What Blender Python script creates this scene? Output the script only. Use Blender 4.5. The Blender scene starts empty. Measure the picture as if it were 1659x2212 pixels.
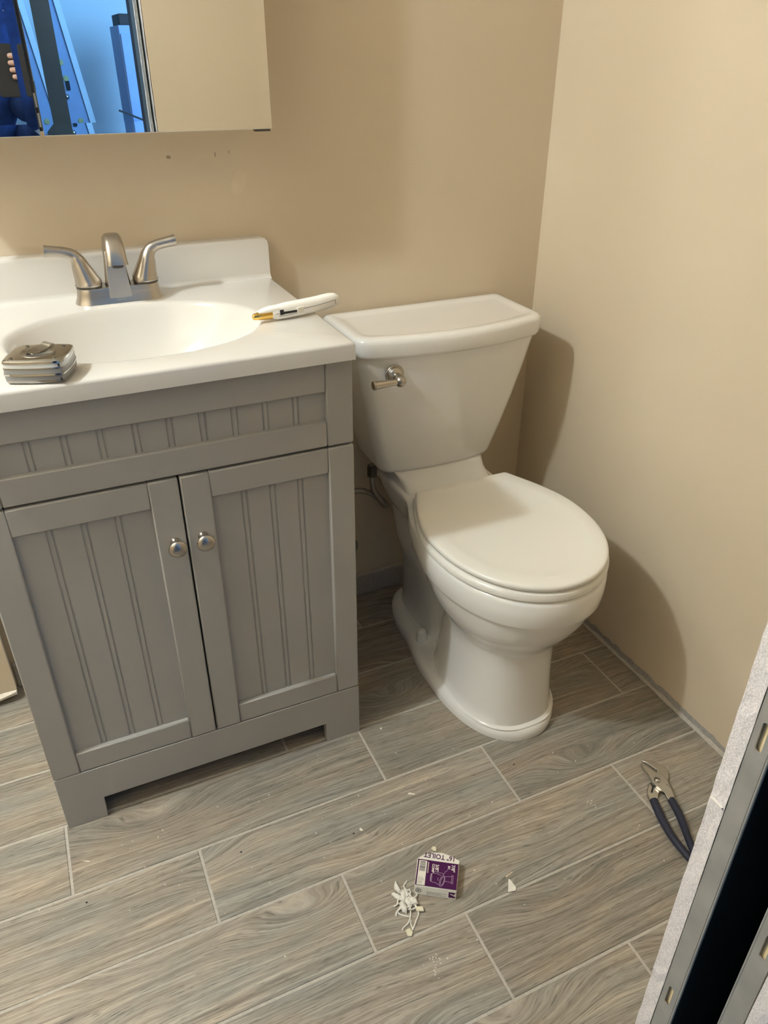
import bpy, bmesh, math, random
from mathutils import Vector, Matrix, Euler
random.seed(7)
sc = bpy.context.scene
COL = sc.collection
PI = math.pi
R = math.radians

# ------------------------------------------------------------------ camera
cam_d = bpy.data.cameras.new('camera'); cam = bpy.data.objects.new('camera', cam_d); COL.objects.link(cam)
cam.location = (-1.1316, -1.5901, 1.2872)
cam.rotation_euler = (1.0319, -0.0018, -0.4255)
cam_d.sensor_fit = 'VERTICAL'; cam_d.sensor_height = 36.0
cam_d.lens = 36.0 * 1653.285 / 2212.0
cam_d.clip_start = 0.02
sc.camera = cam

# ------------------------------------------------------------------ world, lights, exposure
w = bpy.data.worlds.new('world'); sc.world = w; w.use_nodes = True
w.node_tree.nodes['Background'].inputs[0].default_value = (0.35, 0.55, 1.0, 1)
w.node_tree.nodes['Background'].inputs[1].default_value = 0.05
sc.view_settings.view_transform = 'Standard'; sc.view_settings.look = 'None'
sc.view_settings.gamma = 1.0; sc.view_settings.use_curve_mapping = False
sc.view_settings.exposure = 0.0
try:
    sc.cycles.use_denoising = True
    sc.cycles.max_bounces = 12; sc.cycles.diffuse_bounces = 8
    sc.cycles.blur_glossy = 0.05; sc.cycles.sample_clamp_indirect = 20.0
except Exception:
    pass

def lamp(name, kind, loc, energy, color, **kw):
    d = bpy.data.lights.new(name, kind); d.energy = energy; d.color = color
    for k, v in kw.items(): setattr(d, k, v)
    o = bpy.data.objects.new(name, d); COL.objects.link(o); o.location = loc
    return o
lamp('ceiling_bulb', 'POINT', (-1.98, -0.60, 2.26), 74, (0.855, 0.95, 0.975), shadow_soft_size=0.045)
hall = lamp('hall_daylight', 'AREA', (0.30, -1.85, 1.80), 54, (0.20, 0.53, 1.0), shape='RECTANGLE', size=1.3, size_y=1.0)
hall.rotation_euler = Vector((-0.85, -1.8, -0.55)).to_track_quat('-Z', 'Y').to_euler()

# ------------------------------------------------------------------ helpers
def link(o, parent=None):
    COL.objects.link(o)
    if parent is not None: o.parent = parent
    return o
def thing(name, label, cat, loc=(0, 0, 0), rot=(0, 0, 0), group=None):
    o = bpy.data.objects.new(name, None); COL.objects.link(o)
    o.location = loc; o.rotation_euler = rot; o.empty_display_size = 0.05
    return tag(o, label, cat, group)
def tag(o, label, cat, group=None):
    o['label'] = label; o['category'] = cat
    if group: o['group'] = group
    return o
def struct(o, label=None):
    o['kind'] = 'structure'
    if label: o['label'] = label
    return o
def obj(name, bm, mat, parent=None, smooth=None, bevel=0, seg=2, loc=None, rot=None):
    bmesh.ops.recalc_face_normals(bm, faces=bm.faces[:])
    me = bpy.data.meshes.new(name); bm.to_mesh(me); bm.free()
    me.materials.append(mat)
    o = bpy.data.objects.new(name, me); link(o, parent)
    if smooth is not None or bevel:
        me.polygons.foreach_set('use_smooth', [True] * len(me.polygons))
        me.set_sharp_from_angle(angle=R(smooth if smooth else 35))
    if bevel:
        m = o.modifiers.new('bevel', 'BEVEL'); m.width = bevel; m.segments = seg; m.limit_method = 'ANGLE'; m.angle_limit = R(40)
        m.harden_normals = False
    if loc: o.location = loc
    if rot: o.rotation_euler = rot
    return o
def box(bm, x0, x1, y0, y1, z0, z1):
    v = [bm.verts.new(p) for p in ((x0,y0,z0),(x1,y0,z0),(x1,y1,z0),(x0,y1,z0),(x0,y0,z1),(x1,y0,z1),(x1,y1,z1),(x0,y1,z1))]
    for f in ((0,3,2,1),(4,5,6,7),(0,1,5,4),(1,2,6,5),(2,3,7,6),(3,0,4,7)): bm.faces.new([v[i] for i in f])
    return v
def mbox(name, b, mat, parent=None, bevel=0, seg=2):
    bm = bmesh.new(); box(bm, *b); return obj(name, bm, mat, parent, bevel=bevel, seg=seg)
def loft(bm, rings, cap0=True, cap1=True, closed=True):
    vs = [[bm.verts.new(p) for p in r] for r in rings]
    n = len(rings[0])
    for a, b in zip(vs, vs[1:]):
        for i in range(n if closed else n - 1):
            j = (i + 1) % n
            bm.faces.new((a[i], a[j], b[j], b[i]))
    if cap0: bm.faces.new(vs[0][::-1])
    if cap1: bm.faces.new(vs[-1])
    return vs
def lathe(bm, prof, n=32, M=None):
    rings = []
    for r, z in prof:
        rings.append([Vector((r*math.cos(2*PI*i/n), r*math.sin(2*PI*i/n), z)) for i in range(n)])
    if M is not None: rings = [[M @ p for p in r] for r in rings]
    loft(bm, rings)
def smoothpath(pts, sub=6):
    P = [Vector(p) for p in pts]; out = []
    for i in range(len(P) - 1):
        a = P[max(i-1, 0)]; b = P[i]; c = P[i+1]; d = P[min(i+2, len(P)-1)]
        for k in range(sub):
            t = k / sub
            out.append(0.5*((2*b) + (c-a)*t + (2*a-5*b+4*c-d)*t*t + (3*b-a-3*c+d)*t**3))
    out.append(P[-1]); return out
def interp(vals, n):
    m = len(vals) - 1; out = []
    for i in range(n):
        t = i * m / (n - 1); k = min(int(t), m - 1); out.append(vals[k] + (vals[k+1]-vals[k])*(t-k))
    return out
def tube(bm, pts, rad, n=12, up=(0, 0, 1), flat=None, cap=True):
    """round tube along pts; rad a number or list; flat: list of (ru, rv) factors"""
    m = len(pts)
    if not isinstance(rad, (list, tuple)): rad = [rad]*m
    rings = []; U = Vector(up)
    for i, p in enumerate(pts):
        T = (Vector(pts[min(i+1, m-1)]) - Vector(pts[max(i-1, 0)])).normalized()
        A = T.cross(U)
        if A.length < 1e-4: A = T.cross(Vector((0, 1, 0.01)))
        A.normalize(); B = A.cross(T).normalized()
        if i and A.dot(pa) < 0: A = -A; B = -B
        pa = A
        fu, fv = flat[i] if flat else (1, 1)
        rings.append([Vector(p) + A*(rad[i]*fu*math.cos(2*PI*k/n)) + B*(rad[i]*fv*math.sin(2*PI*k/n)) for k in range(n)])
    loft(bm, rings, cap, cap)
def prism(bm, poly, z0, z1):
    loft(bm, [[(x, y, z0) for x, y in poly], [(x, y, z1) for x, y in poly]])
def rrect(w, h, r, n=5):
    out = []
    for cx, cy, a0 in ((w/2-r, h/2-r, 0), (-w/2+r, h/2-r, 90), (-w/2+r, -h/2+r, 180), (w/2-r, -h/2+r, 270)):
        for i in range(n+1):
            a = R(a0 + 90*i/n); out.append((cx + r*math.cos(a), cy + r*math.sin(a)))
    return out
def rbox_bm(bm, w, d, h, r):
    prism(bm, rrect(w, d, r), 0, h)

# ------------------------------------------------------------------ materials
def N(nt, t, **kw):
    n = nt.nodes.new(t)
    for k, v in kw.items():
        if k.startswith('i_'): n.inputs[k[2:].replace('_', ' ')].default_value = v
        else: setattr(n, k, v)
    return n
def mat(name, col, rough=0.5, metal=0.0, spec=0.5, coat=0.0, noise=None, bump=None):
    """noise = (scale, amount) mottles the colour a little; bump = (scale, strength, distance)"""
    m = bpy.data.materials.new(name); m.use_nodes = True; nt = m.node_tree
    b = nt.nodes['Principled BSDF']; L = nt.links.new
    b.inputs['Base Color'].default_value = (*col, 1); b.inputs['Roughness'].default_value = rough
    b.inputs['Metallic'].default_value = metal; b.inputs['Specular IOR Level'].default_value = spec
    b.inputs['Coat Weight'].default_value = coat; b.inputs['Coat Roughness'].default_value = 0.05
    tc = N(nt, 'ShaderNodeTexCoord')
    if noise:
        n = N(nt, 'ShaderNodeTexNoise', i_Scale=noise[0], i_Detail=4.0)
        L(tc.outputs['Object'], n.inputs['Vector'])
        r = N(nt, 'ShaderNodeValToRGB')
        a = noise[1]
        r.color_ramp.elements[0].position = 0.3; r.color_ramp.elements[1].position = 0.7
        r.color_ramp.elements[0].color = (*[c*(1-a) for c in col], 1)
        r.color_ramp.elements[1].color = (*[min(1, c*(1+a)) for c in col], 1)
        L(n.outputs['Fac'], r.inputs['Fac']); L(r.outputs['Color'], b.inputs['Base Color'])
    if bump:
        n2 = N(nt, 'ShaderNodeTexNoise', i_Scale=bump[0], i_Detail=3.0)
        L(tc.outputs['Object'], n2.inputs['Vector'])
        bp = N(nt, 'ShaderNodeBump', i_Strength=bump[1], i_Distance=bump[2])
        L(n2.outputs['Fac'], bp.inputs['Height']); L(bp.outputs['Normal'], b.inputs['Normal'])
    return m
M = {}
M['wall'] = mat('beige_wall_paint', (0.60, 0.51, 0.385), 0.42, spec=0.35, noise=(2.2, 0.03), bump=(260, 0.06, 0.001))
M['ceiling'] = mat('ceiling_paint', (0.78, 0.75, 0.70), 0.8, noise=(3, 0.02))
M['hallwall'] = mat('hall_wall_paint', (0.72, 0.75, 0.77), 0.6, noise=(2, 0.03))
M['drywall'] = mat('gypsum_edge', (0.76, 0.70, 0.68), 0.95, spec=0.1, noise=(700, 0.22), bump=(500, 0.4, 0.0012))
M['paper'] = mat('torn_drywall_paper', (0.78, 0.72, 0.64), 0.9, noise=(120, 0.08), bump=(200, 0.4, 0.001))
M['steel'] = mat('galvanised_steel', (0.42, 0.41, 0.385), 0.5, metal=0.5, noise=(25, 0.12))
M['stud'] = mat('bare_stud_wood', (0.86, 0.68, 0.40), 0.7, noise=(40, 0.12))
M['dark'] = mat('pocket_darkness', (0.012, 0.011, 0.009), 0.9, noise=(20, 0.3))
M['mortar'] = mat('grey_mortar', (0.36, 0.345, 0.32), 0.95, noise=(180, 0.16), bump=(220, 0.7, 0.002))
M['grout'] = mat('light_grey_grout', (0.47, 0.435, 0.385), 0.9, noise=(140, 0.10), bump=(400, 0.3, 0.001))
M['vanity'] = mat('grey_cabinet_paint', (0.355, 0.345, 0.325), 0.42, spec=0.4, noise=(6, 0.02), bump=(300, 0.03, 0.001))
M['counter'] = mat('cultured_marble', (0.62, 0.60, 0.565), 0.12, spec=0.5, noise=(3, 0.01))
M['porcelain'] = mat('glazed_porcelain', (0.79, 0.78, 0.755), 0.08, spec=0.5, coat=0.4, noise=(2, 0.01))
M['seat'] = mat('white_plastic_seat', (0.80, 0.785, 0.74), 0.28, spec=0.45, noise=(2, 0.01))
M['mirror'] = mat('silvered_mirror', (0.90, 0.92, 0.92), 0.0, metal=1.0)
M['mirroredge'] = mat('mirror_glass_edge', (0.80, 0.78, 0.72), 0.3, metal=0.0, noise=(50, 0.05))
M['cabwhite'] = mat('cabinet_body_white', (0.74, 0.71, 0.66), 0.4, noise=(5, 0.02))
M['hinge'] = mat('dark_hinge_metal', (0.09, 0.08, 0.07), 0.4, metal=0.6, noise=(60, 0.1))
M['chrome'] = mat('chrome', (0.60, 0.585, 0.555), 0.14, metal=1.0, noise=(20, 0.03))
M['tapechrome'] = mat('tape_measure_chrome', (0.40, 0.385, 0.36), 0.16, metal=1.0, noise=(20, 0.04))
M['hose'] = mat('braided_hose', (0.34, 0.32, 0.29), 0.4, metal=0.8, noise=(500, 0.35), bump=(700, 0.6, 0.001))
M['navy'] = mat('navy_dipped_grip', (0.014, 0.016, 0.036), 0.6, noise=(60, 0.15), bump=(500, 0.15, 0.001))
M['tapegrey'] = mat('tape_measure_grey', (0.27, 0.27, 0.27), 0.4, metal=0.3, noise=(30, 0.05))
M['tapewhite'] = mat('tape_measure_light_band', (0.62, 0.64, 0.65), 0.3, metal=0.3, noise=(30, 0.03))
M['black'] = mat('black_plastic', (0.012, 0.012, 0.014), 0.5, noise=(40, 0.1))
M['white'] = mat('white_gloss_plastic', (0.88, 0.87, 0.83), 0.18, noise=(10, 0.01))
M['gold'] = mat('brass_nozzle', (0.83, 0.55, 0.15), 0.16, metal=1.0, noise=(20, 0.03))
M['purple'] = mat('purple_print', (0.060, 0.006, 0.062), 0.6, spec=0.2, noise=(60, 0.05))
M['card'] = mat('white_card', (0.78, 0.74, 0.66), 0.6, noise=(50, 0.03))
M['cardline'] = mat('pale_print_line', (0.62, 0.50, 0.62), 0.6, noise=(50, 0.03))
M['ink'] = mat('dark_ink', (0.03, 0.025, 0.03), 0.7, noise=(50, 0.05))
M['caulk'] = mat('shredded_caulk', (0.78, 0.75, 0.68), 0.6, noise=(80, 0.10), bump=(150, 0.5, 0.002))
M['cream'] = mat('cream_chip', (0.74, 0.69, 0.52), 0.7, noise=(90, 0.05))
M['scuff'] = mat('wall_scuff', (0.30, 0.24, 0.18), 0.8, noise=(60, 0.1))
M['highlight_sliver'] = mat('painted_highlight', (0.63, 0.53, 0.40), 0.5, noise=(40, 0.05))  # pale beige of the painted wall highlight and the floor sliver
M['dust'] = mat('plaster_crumb', (0.80, 0.76, 0.69), 0.9, noise=(90, 0.05))
M['grit'] = mat('dark_grit', (0.03, 0.028, 0.026), 0.9, noise=(90, 0.1))
M['skin'] = mat('skin', (0.55, 0.34, 0.25), 0.5, noise=(30, 0.06))
M['hoodie'] = mat('blue_hoodie_cloth', (0.012, 0.045, 0.19), 0.9, noise=(40, 0.2), bump=(60, 0.4, 0.004))
M['trousers'] = mat('black_trousers_cloth', (0.012, 0.012, 0.014), 0.9, noise=(40, 0.2))
M['hair'] = mat('brown_hair', (0.05, 0.03, 0.02), 0.7, noise=(80, 0.3))
M['eye'] = mat('eye_white', (0.8, 0.8, 0.8), 0.2, noise=(10, 0.01))
M['hallfloor'] = mat('hall_concrete', (0.22, 0.21, 0.20), 0.8, noise=(8, 0.12))
M['board'] = mat('pale_board', (0.78, 0.85, 0.92), 0.5, noise=(20, 0.04))
M['boardface'] = mat('pale_board_face', (0.36, 0.45, 0.66), 0.6, noise=(12, 0.06))
M['adhesive'] = mat('yellow_adhesive', (0.55, 0.50, 0.22), 0.6, noise=(40, 0.1))
M['darkpost'] = mat('dark_grey_post_paint', (0.075, 0.05, 0.03), 0.6, noise=(15, 0.1))
M['brownbox'] = mat('dark_brown_box', (0.05, 0.035, 0.03), 0.7, noise=(30, 0.15))

def brushed(name, col, rough):
    m = bpy.data.materials.new(name); m.use_nodes = True; nt = m.node_tree; L = nt.links.new
    b = nt.nodes['Principled BSDF']; b.inputs['Metallic'].default_value = 1
    tc = N(nt, 'ShaderNodeTexCoord'); mp = N(nt, 'ShaderNodeMapping'); mp.inputs['Scale'].default_value = (90, 90, 900)
    n = N(nt, 'ShaderNodeTexNoise', i_Scale=1.0, i_Detail=2.0)
    L(tc.outputs['Object'], mp.inputs['Vector']); L(mp.outputs['Vector'], n.inputs['Vector'])
    r = N(nt, 'ShaderNodeMapRange'); r.inputs['To Min'].default_value = rough*0.8; r.inputs['To Max'].default_value = rough*1.25
    L(n.outputs['Fac'], r.inputs['Value']); L(r.outputs['Result'], b.inputs['Roughness'])
    b.inputs['Base Color'].default_value = (*col, 1)
    return m
M['nickel'] = brushed('brushed_nickel', (0.50, 0.46, 0.41), 0.30)
M['nickel2'] = brushed('brushed_nickel_plate', (0.58, 0.54, 0.49), 0.36)

def tile_material():
    m = bpy.data.materials.new('wood_look_porcelain_tile'); m.use_nodes = True; nt = m.node_tree; L = nt.links.new
    b = nt.nodes['Principled BSDF']; b.inputs['Specular IOR Level'].default_value = 0.4
    tc = N(nt, 'ShaderNodeTexCoord'); oi = N(nt, 'ShaderNodeObjectInfo')
    off = N(nt, 'ShaderNodeVectorMath', operation='SCALE'); off.inputs[0].default_value = (7.3, 3.1, 5.7)
    rs = N(nt, 'ShaderNodeMath', operation='MULTIPLY'); rs.inputs[1].default_value = 9.0
    L(oi.outputs['Random'], rs.inputs[0]); L(rs.outputs[0], off.inputs['Scale'])
    add = N(nt, 'ShaderNodeVectorMath', operation='ADD'); L(tc.outputs['Object'], add.inputs[0]); L(off.outputs[0], add.inputs[1])
    def noise(sx, sy, detail, rough=0.6, src=add):
        mp = N(nt, 'ShaderNodeMapping'); mp.inputs['Scale'].default_value = (sx, sy, 1)
        L(src.outputs[0], mp.inputs['Vector'])
        n = N(nt, 'ShaderNodeTexNoise', i_Scale=1.0, i_Detail=detail, i_Roughness=rough); n.noise_dimensions = '3D'
        L(mp.outputs['Vector'], n.inputs['Vector']); return n
    # slow warp bends the grain; soft bumps around scattered centres make the cathedral figures
    wn = noise(2.0, 7.0, 1.5, 0.5)
    vm = N(nt, 'ShaderNodeMapping'); vm.inputs['Scale'].default_value = (2.4, 7.5, 1); L(add.outputs[0], vm.inputs['Vector'])
    vo = N(nt, 'ShaderNodeTexVoronoi', i_Scale=1.0, feature='SMOOTH_F1'); vo.inputs['Smoothness'].default_value = 0.35; vo.inputs['Randomness'].default_value = 1.0
    L(vm.outputs['Vector'], vo.inputs['Vector'])
    kn = N(nt, 'ShaderNodeMapRange', interpolation_type='SMOOTHSTEP'); kn.inputs['From Min'].default_value = 0.0; kn.inputs['From Max'].default_value = 0.46
    kn.inputs['To Min'].default_value = 0.042; kn.inputs['To Max'].default_value = 0.0; L(vo.outputs['Distance'], kn.inputs['Value'])
    sep = N(nt, 'ShaderNodeSeparateXYZ'); L(add.outputs[0], sep.inputs[0])
    wy0 = N(nt, 'ShaderNodeMath', operation='MULTIPLY_ADD'); wy0.inputs[1].default_value = 0.06; L(wn.outputs['Fac'], wy0.inputs[0]); L(sep.outputs['Y'], wy0.inputs[2])
    wy = N(nt, 'ShaderNodeMath', operation='ADD'); L(wy0.outputs[0], wy.inputs[0]); L(kn.outputs['Result'], wy.inputs[1])
    cmb = N(nt, 'ShaderNodeCombineXYZ'); L(sep.outputs['X'], cmb.inputs['X']); L(wy.outputs[0], cmb.inputs['Y']); L(sep.outputs['Z'], cmb.inputs['Z'])
    rings = noise(0.9, 105, 4, 0.68, cmb)          # growth bands
    fine = noise(12, 420, 3, 0.7, cmb)             # fibre streaks
    pores = noise(38, 620, 1, 0.5, cmb)            # short dark pores
    blot = noise(3.5, 13, 3, 0.6)                  # grey/brown drift
    rr = N(nt, 'ShaderNodeValToRGB'); cr = rr.color_ramp
    cr.elements[0].position = 0.28; cr.elements[0].color = (0.185, 0.170, 0.146, 1)
    cr.elements[1].position = 0.76; cr.elements[1].color = (0.395, 0.368, 0.322, 1)
    e = cr.elements.new(0.48); e.color = (0.285, 0.263, 0.228, 1)
    L(rings.outputs['Fac'], rr.inputs['Fac'])
    br = N(nt, 'ShaderNodeValToRGB'); c2 = br.color_ramp
    c2.elements[0].position = 0.34; c2.elements[0].color = (0.86, 0.885, 0.895, 1)
    c2.elements[1].position = 0.68; c2.elements[1].color = (1.16, 1.03, 0.92, 1)
    L(blot.outputs['Fac'], br.inputs['Fac'])
    m1 = N(nt, 'ShaderNodeMix', data_type='RGBA', blend_type='MULTIPLY'); m1.inputs[0].default_value = 1
    L(rr.outputs['Color'], m1.inputs[6]); L(br.outputs['Color'], m1.inputs[7])
    fr = N(nt, 'ShaderNodeMapRange'); fr.inputs['From Min'].default_value = 0.3; fr.inputs['From Max'].default_value = 0.7
    fr.inputs['To Min'].default_value = 0.60; fr.inputs['To Max'].default_value = 1.42
    L(fine.outputs['Fac'], fr.inputs['Value'])
    m2 = N(nt, 'ShaderNodeMix', data_type='RGBA', blend_type='MULTIPLY'); m2.inputs[0].default_value = 1
    L(m1.outputs[2], m2.inputs[6]); L(fr.outputs['Result'], m2.inputs[7])
    pr = N(nt, 'ShaderNodeMapRange'); pr.inputs['From Min'].default_value = 0.28; pr.inputs['From Max'].default_value = 0.38
    pr.inputs['To Min'].default_value = 0.55; pr.inputs['To Max'].default_value = 1.0
    L(pores.outputs['Fac'], pr.inputs['Value'])
    m3 = N(nt, 'ShaderNodeMix', data_type='RGBA', blend_type='MULTIPLY'); m3.inputs[0].default_value = 1
    L(m2.outputs[2], m3.inputs[6]); L(pr.outputs['Result'], m3.inputs[7])
    # per-tile tone
    tr = N(nt, 'ShaderNodeMapRange'); tr.inputs['To Min'].default_value = 0.90; tr.inputs['To Max'].default_value = 1.14
    fx = N(nt, 'ShaderNodeMath', operation='FRACT'); mu = N(nt, 'ShaderNodeMath', operation='MULTIPLY'); mu.inputs[1].default_value = 17.31
    L(oi.outputs['Random'], mu.inputs[0]); L(mu.outputs[0], fx.inputs[0]); L(fx.outputs[0], tr.inputs['Value'])
    m4 = N(nt, 'ShaderNodeMix', data_type='RGBA', blend_type='MULTIPLY'); m4.inputs[0].default_value = 1
    L(m3.outputs[2], m4.inputs[6]); L(tr.outputs['Result'], m4.inputs[7])
    L(m4.outputs[2], b.inputs['Base Color'])
    rg = N(nt, 'ShaderNodeMapRange'); rg.inputs['To Min'].default_value = 0.34; rg.inputs['To Max'].default_value = 0.55
    L(blot.outputs['Fac'], rg.inputs['Value']); L(rg.outputs['Result'], b.inputs['Roughness'])
    bp = N(nt, 'ShaderNodeBump', i_Strength=0.35, i_Distance=0.0006)
    L(fine.outputs['Fac'], bp.inputs['Height']); L(bp.outputs['Normal'], b.inputs['Normal'])
    return m
M['tile'] = tile_material()

# ------------------------------------------------------------------ room shell
ROOM_L, CEIL, FRONT = -2.55, 2.32, -1.303
floor = struct(mbox('floor', (ROOM_L, 0.0, -1.45, 0.0, -0.06, -0.0016), M['grout']), 'light grey grout bed under wood-look floor tiles')
# wood-look tiles, 6 x 24 inches, running along the back wall
YA, S, LEN, G = -0.458, 0.1576, 0.6128, 0.0052
starts = {-3: -1.15, -2: -0.34, -1: -0.844, 0: -0.683, 1: -0.4575, 2: -0.2316, 3: -0.6747, 4: -0.4491, 5: -0.86}
tile_mesh = {}
def tile_piece(x0, x1, y0, y1):
    lx, ly = x1 - x0, y1 - y0
    key = (round(lx, 3), round(ly, 3))
    if key not in tile_mesh:
        bm = bmesh.new(); c = 0.0009
        rings = [[(x, y, z) for x, y in ((-lx/2+i, -ly/2+i), (lx/2-i, -ly/2+i), (lx/2-i, ly/2-i), (-lx/2+i, ly/2-i))] for i, z in ((0, -0.0016), (0, -c), (c, 0.0))]
        loft(bm, rings, cap0=False)
        me = bpy.data.meshes.new('tile'); bmesh.ops.recalc_face_normals(bm, faces=bm.faces[:]); bm.to_mesh(me); bm.free(); me.materials.append(M['tile'])
        tile_mesh[key] = me
    o = bpy.data.objects.new('tile', tile_mesh[key]); link(o, floor)
    o.location = ((x0+x1)/2, (y0+y1)/2, 0)
for k, xs in starts.items():
    ya, yb = YA - k*S - G/2, YA - (k+1)*S + G/2
    ya = min(ya, -0.0105); yb = max(yb, -1.40)
    if ya - yb < 0.02: continue
    x = xs
    while x > ROOM_L: x -= LEN
    while x < 0:
        a, b = max(x + G/2, ROOM_L + 0.002), min(x + LEN - G/2, -0.001)
        if b - a > 0.02: tile_piece(a, b, yb, ya)
        x += LEN

def jag_edge_wall(name, axis, fixed, a0, a1, zt, zb, thick, mat, seed, amp=0.004, step=0.012, parent=None):
    """a sheet of drywall whose lower edge is ragged; axis 'x' = runs along x"""
    rnd = random.Random(seed); bm = bmesh.new(); n = max(2, int((a1-a0)/step)); front = []; 
    for i in range(n+1):
        t = a0 + (a1-a0)*i/n; z = zb + rnd.uniform(-amp, amp)
        front.append((t, z))
    def P(t, z, d): return (t, fixed + d, z) if axis == 'x' else (fixed + d, t, z)
    rows = [[bm.verts.new(P(t, zt, 0)) for t, z in front], [bm.verts.new(P(t, zb+0.02, 0)) for t, z in front], [bm.verts.new(P(t, z, 0)) for t, z in front],
            [bm.verts.new(P(t, z+0.003, thick)) for t, z in front], [bm.verts.new(P(t, zt, thick)) for t, z in front]]
    for a, b in zip(rows, rows[1:]):
        for i in range(n): bm.faces.new((a[i], a[i+1], b[i+1], b[i]))
    return obj(name, bm, mat, parent)

wb = struct(mbox('wall_back', (ROOM_L, 0.10, 0.0, 0.10, -0.06, CEIL), M['wall']), 'beige painted wall behind vanity and toilet')
wr = struct(jag_edge_wall('wall_right', 'y', 0.0, -1.303, 0.0, CEIL, 0.026, 0.10, M['wall'], 3, 0.0035), 'beige painted wall beside the toilet with a ragged lower edge')
t1 = struct(mbox('trim_1', (0.0025, 0.05, -1.303, 0.0, -0.05, 0.04), M['mortar']), 'grey mortar strip at the foot of the right wall')
bm = bmesh.new()
prev = None; rnd = random.Random(5)
for i in range(60):                                   # lumpy bead of mortar lying in the gap
    y = -0.02 - i*0.0215
    r = 0.0035 + rnd.random()*0.0028
    ring = [bm.verts.new((0.002 - r*math.cos(a)*0.9, y, 0.0005 + r*1.5*max(0, math.sin(a)))) for a in [PI*k/5 - 0.0 for k in range(6)]]
    if prev:
        for a in range(5): bm.faces.new((prev[a], prev[a+1], ring[a+1], ring[a]))
    prev = ring
obj('mortar_bead', bm, M['grout'], t1, smooth=60)
wl = struct(mbox('wall_left', (ROOM_L - 0.1, ROOM_L, -1.45, 0.10, -0.06, CEIL), M['wall']))
ce = struct(mbox('ceiling', (ROOM_L - 0.1, 0.10, -3.7, 0.10, CEIL, CEIL + 0.06), M['ceiling']))
# the thicker sheet of drywall left of the vanity, with its torn foot
proud = struct(jag_edge_wall('wall_back_left', 'x', -0.058, ROOM_L, -1.3615, CEIL, 0.030, 0.0155, M['wall'], 11, 0.003), 'beige drywall sheet beside the vanity, torn along its foot')
bm = bmesh.new()
rnd = random.Random(4); n = 46; rows = [[], [], [], []]
for i in range(n+1):
    t = ROOM_L + (-1.3625 - ROOM_L)*i/n
    c = 0.012*max(0, (t + 1.42)/0.06) if t > -1.42 else 0
    j = rnd.uniform(-0.002, 0.002)
    rows[0].append((t, -0.0585, 0.033+j)); rows[1].append((t, -0.064+rnd.uniform(-0.002, 0.001), 0.020+c+j*1.5)); rows[2].append((t, -0.060, 0.010+c+j*2)); rows[3].append((t, -0.045, 0.013+c+j))
V = [[bm.verts.new(p) for p in r] for r in rows]
for a, b in zip(V, V[1:]):
    for i in range(n): bm.faces.new((a[i], a[i+1], b[i+1], b[i]))
o = obj('torn_paper', bm, M['paper'], proud, smooth=50)
o['label'] = 'torn white paper hanging from the drywall foot'
# the cut edge of that sheet
mbox('cut_edge', (-1.3620, -1.3612, -0.0575, -0.0430, 0.036, CEIL), M['drywall'], proud)
# tile base along the back wall
bb = struct(mbox('baseboard_back', (-1.362, -0.001, -0.0100, -0.0005, 0.0005, 0.0672), M['grout'], bevel=0.0012), 'pale base tile along the back wall')
bm = bmesh.new(); 
for i in range(3):
    x0 = -1.362 + i*0.4537; box(bm, x0+0.001, min(x0+0.4527, -0.001), -0.0112, -0.0102, 0.003, 0.060)
obj('base_tile_face', bm, M['mortar'], bb)

# front wall: two drywall skins over split pocket-door studs, open doorway to the left
JX, OUT = -0.688, -1.417
wf = struct(bpy.data.objects.new('wall_front', None), 'front wall with an unfinished pocket door frame'); COL.objects.link(wf)
def edge_sheet(name, x0, x1, y0, y1, z0, z1, mat_face, mat_edge, seed):
    rnd = random.Random(seed); bm = bmesh.new(); n = 150
    for i in range(n):      # left end is a ragged knife-cut gypsum edge, cut in slabs
        pass
    rows = []
    for i in range(n+1):
        z = z0 + (z1-z0)*i/n; j = rnd.uniform(-0.0007, 0.0007); q = rnd.uniform(-0.0004, 0.0004)
        rows.append([(x0+j*0.6, y0, z), (x0+j, y0+0.0012+q*0.2, z), (x0+j+q, (y0+y1)/2, z), (x0-j*0.5, y1-0.0012, z), (x0-j*0.4, y1, z)])
    V = [[bm.verts.new(p) for p in r] for r in rows]
    for a, b in zip(V, V[1:]):
        for i in range(4): bm.faces.new((a[i], a[i+1], b[i+1], b[i]))
    e = obj(name + '_cut_edge', bm, mat_edge, wf)
    bm = bmesh.new(); box(bm, x0 + 0.002, x1, y0, y1, z0, z1)
    return obj(name, bm, mat_face, wf)
edge_sheet('inner_drywall', JX, 0.05, -1.3032, -1.3172, 0.0, CEIL, M['wall'], M['drywall'], 21)
edge_sheet('outer_drywall', JX - 0.002, 0.6, -1.4035, -1.4165, 0.0, CEIL, M['hallwall'], M['drywall'], 22)
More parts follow.
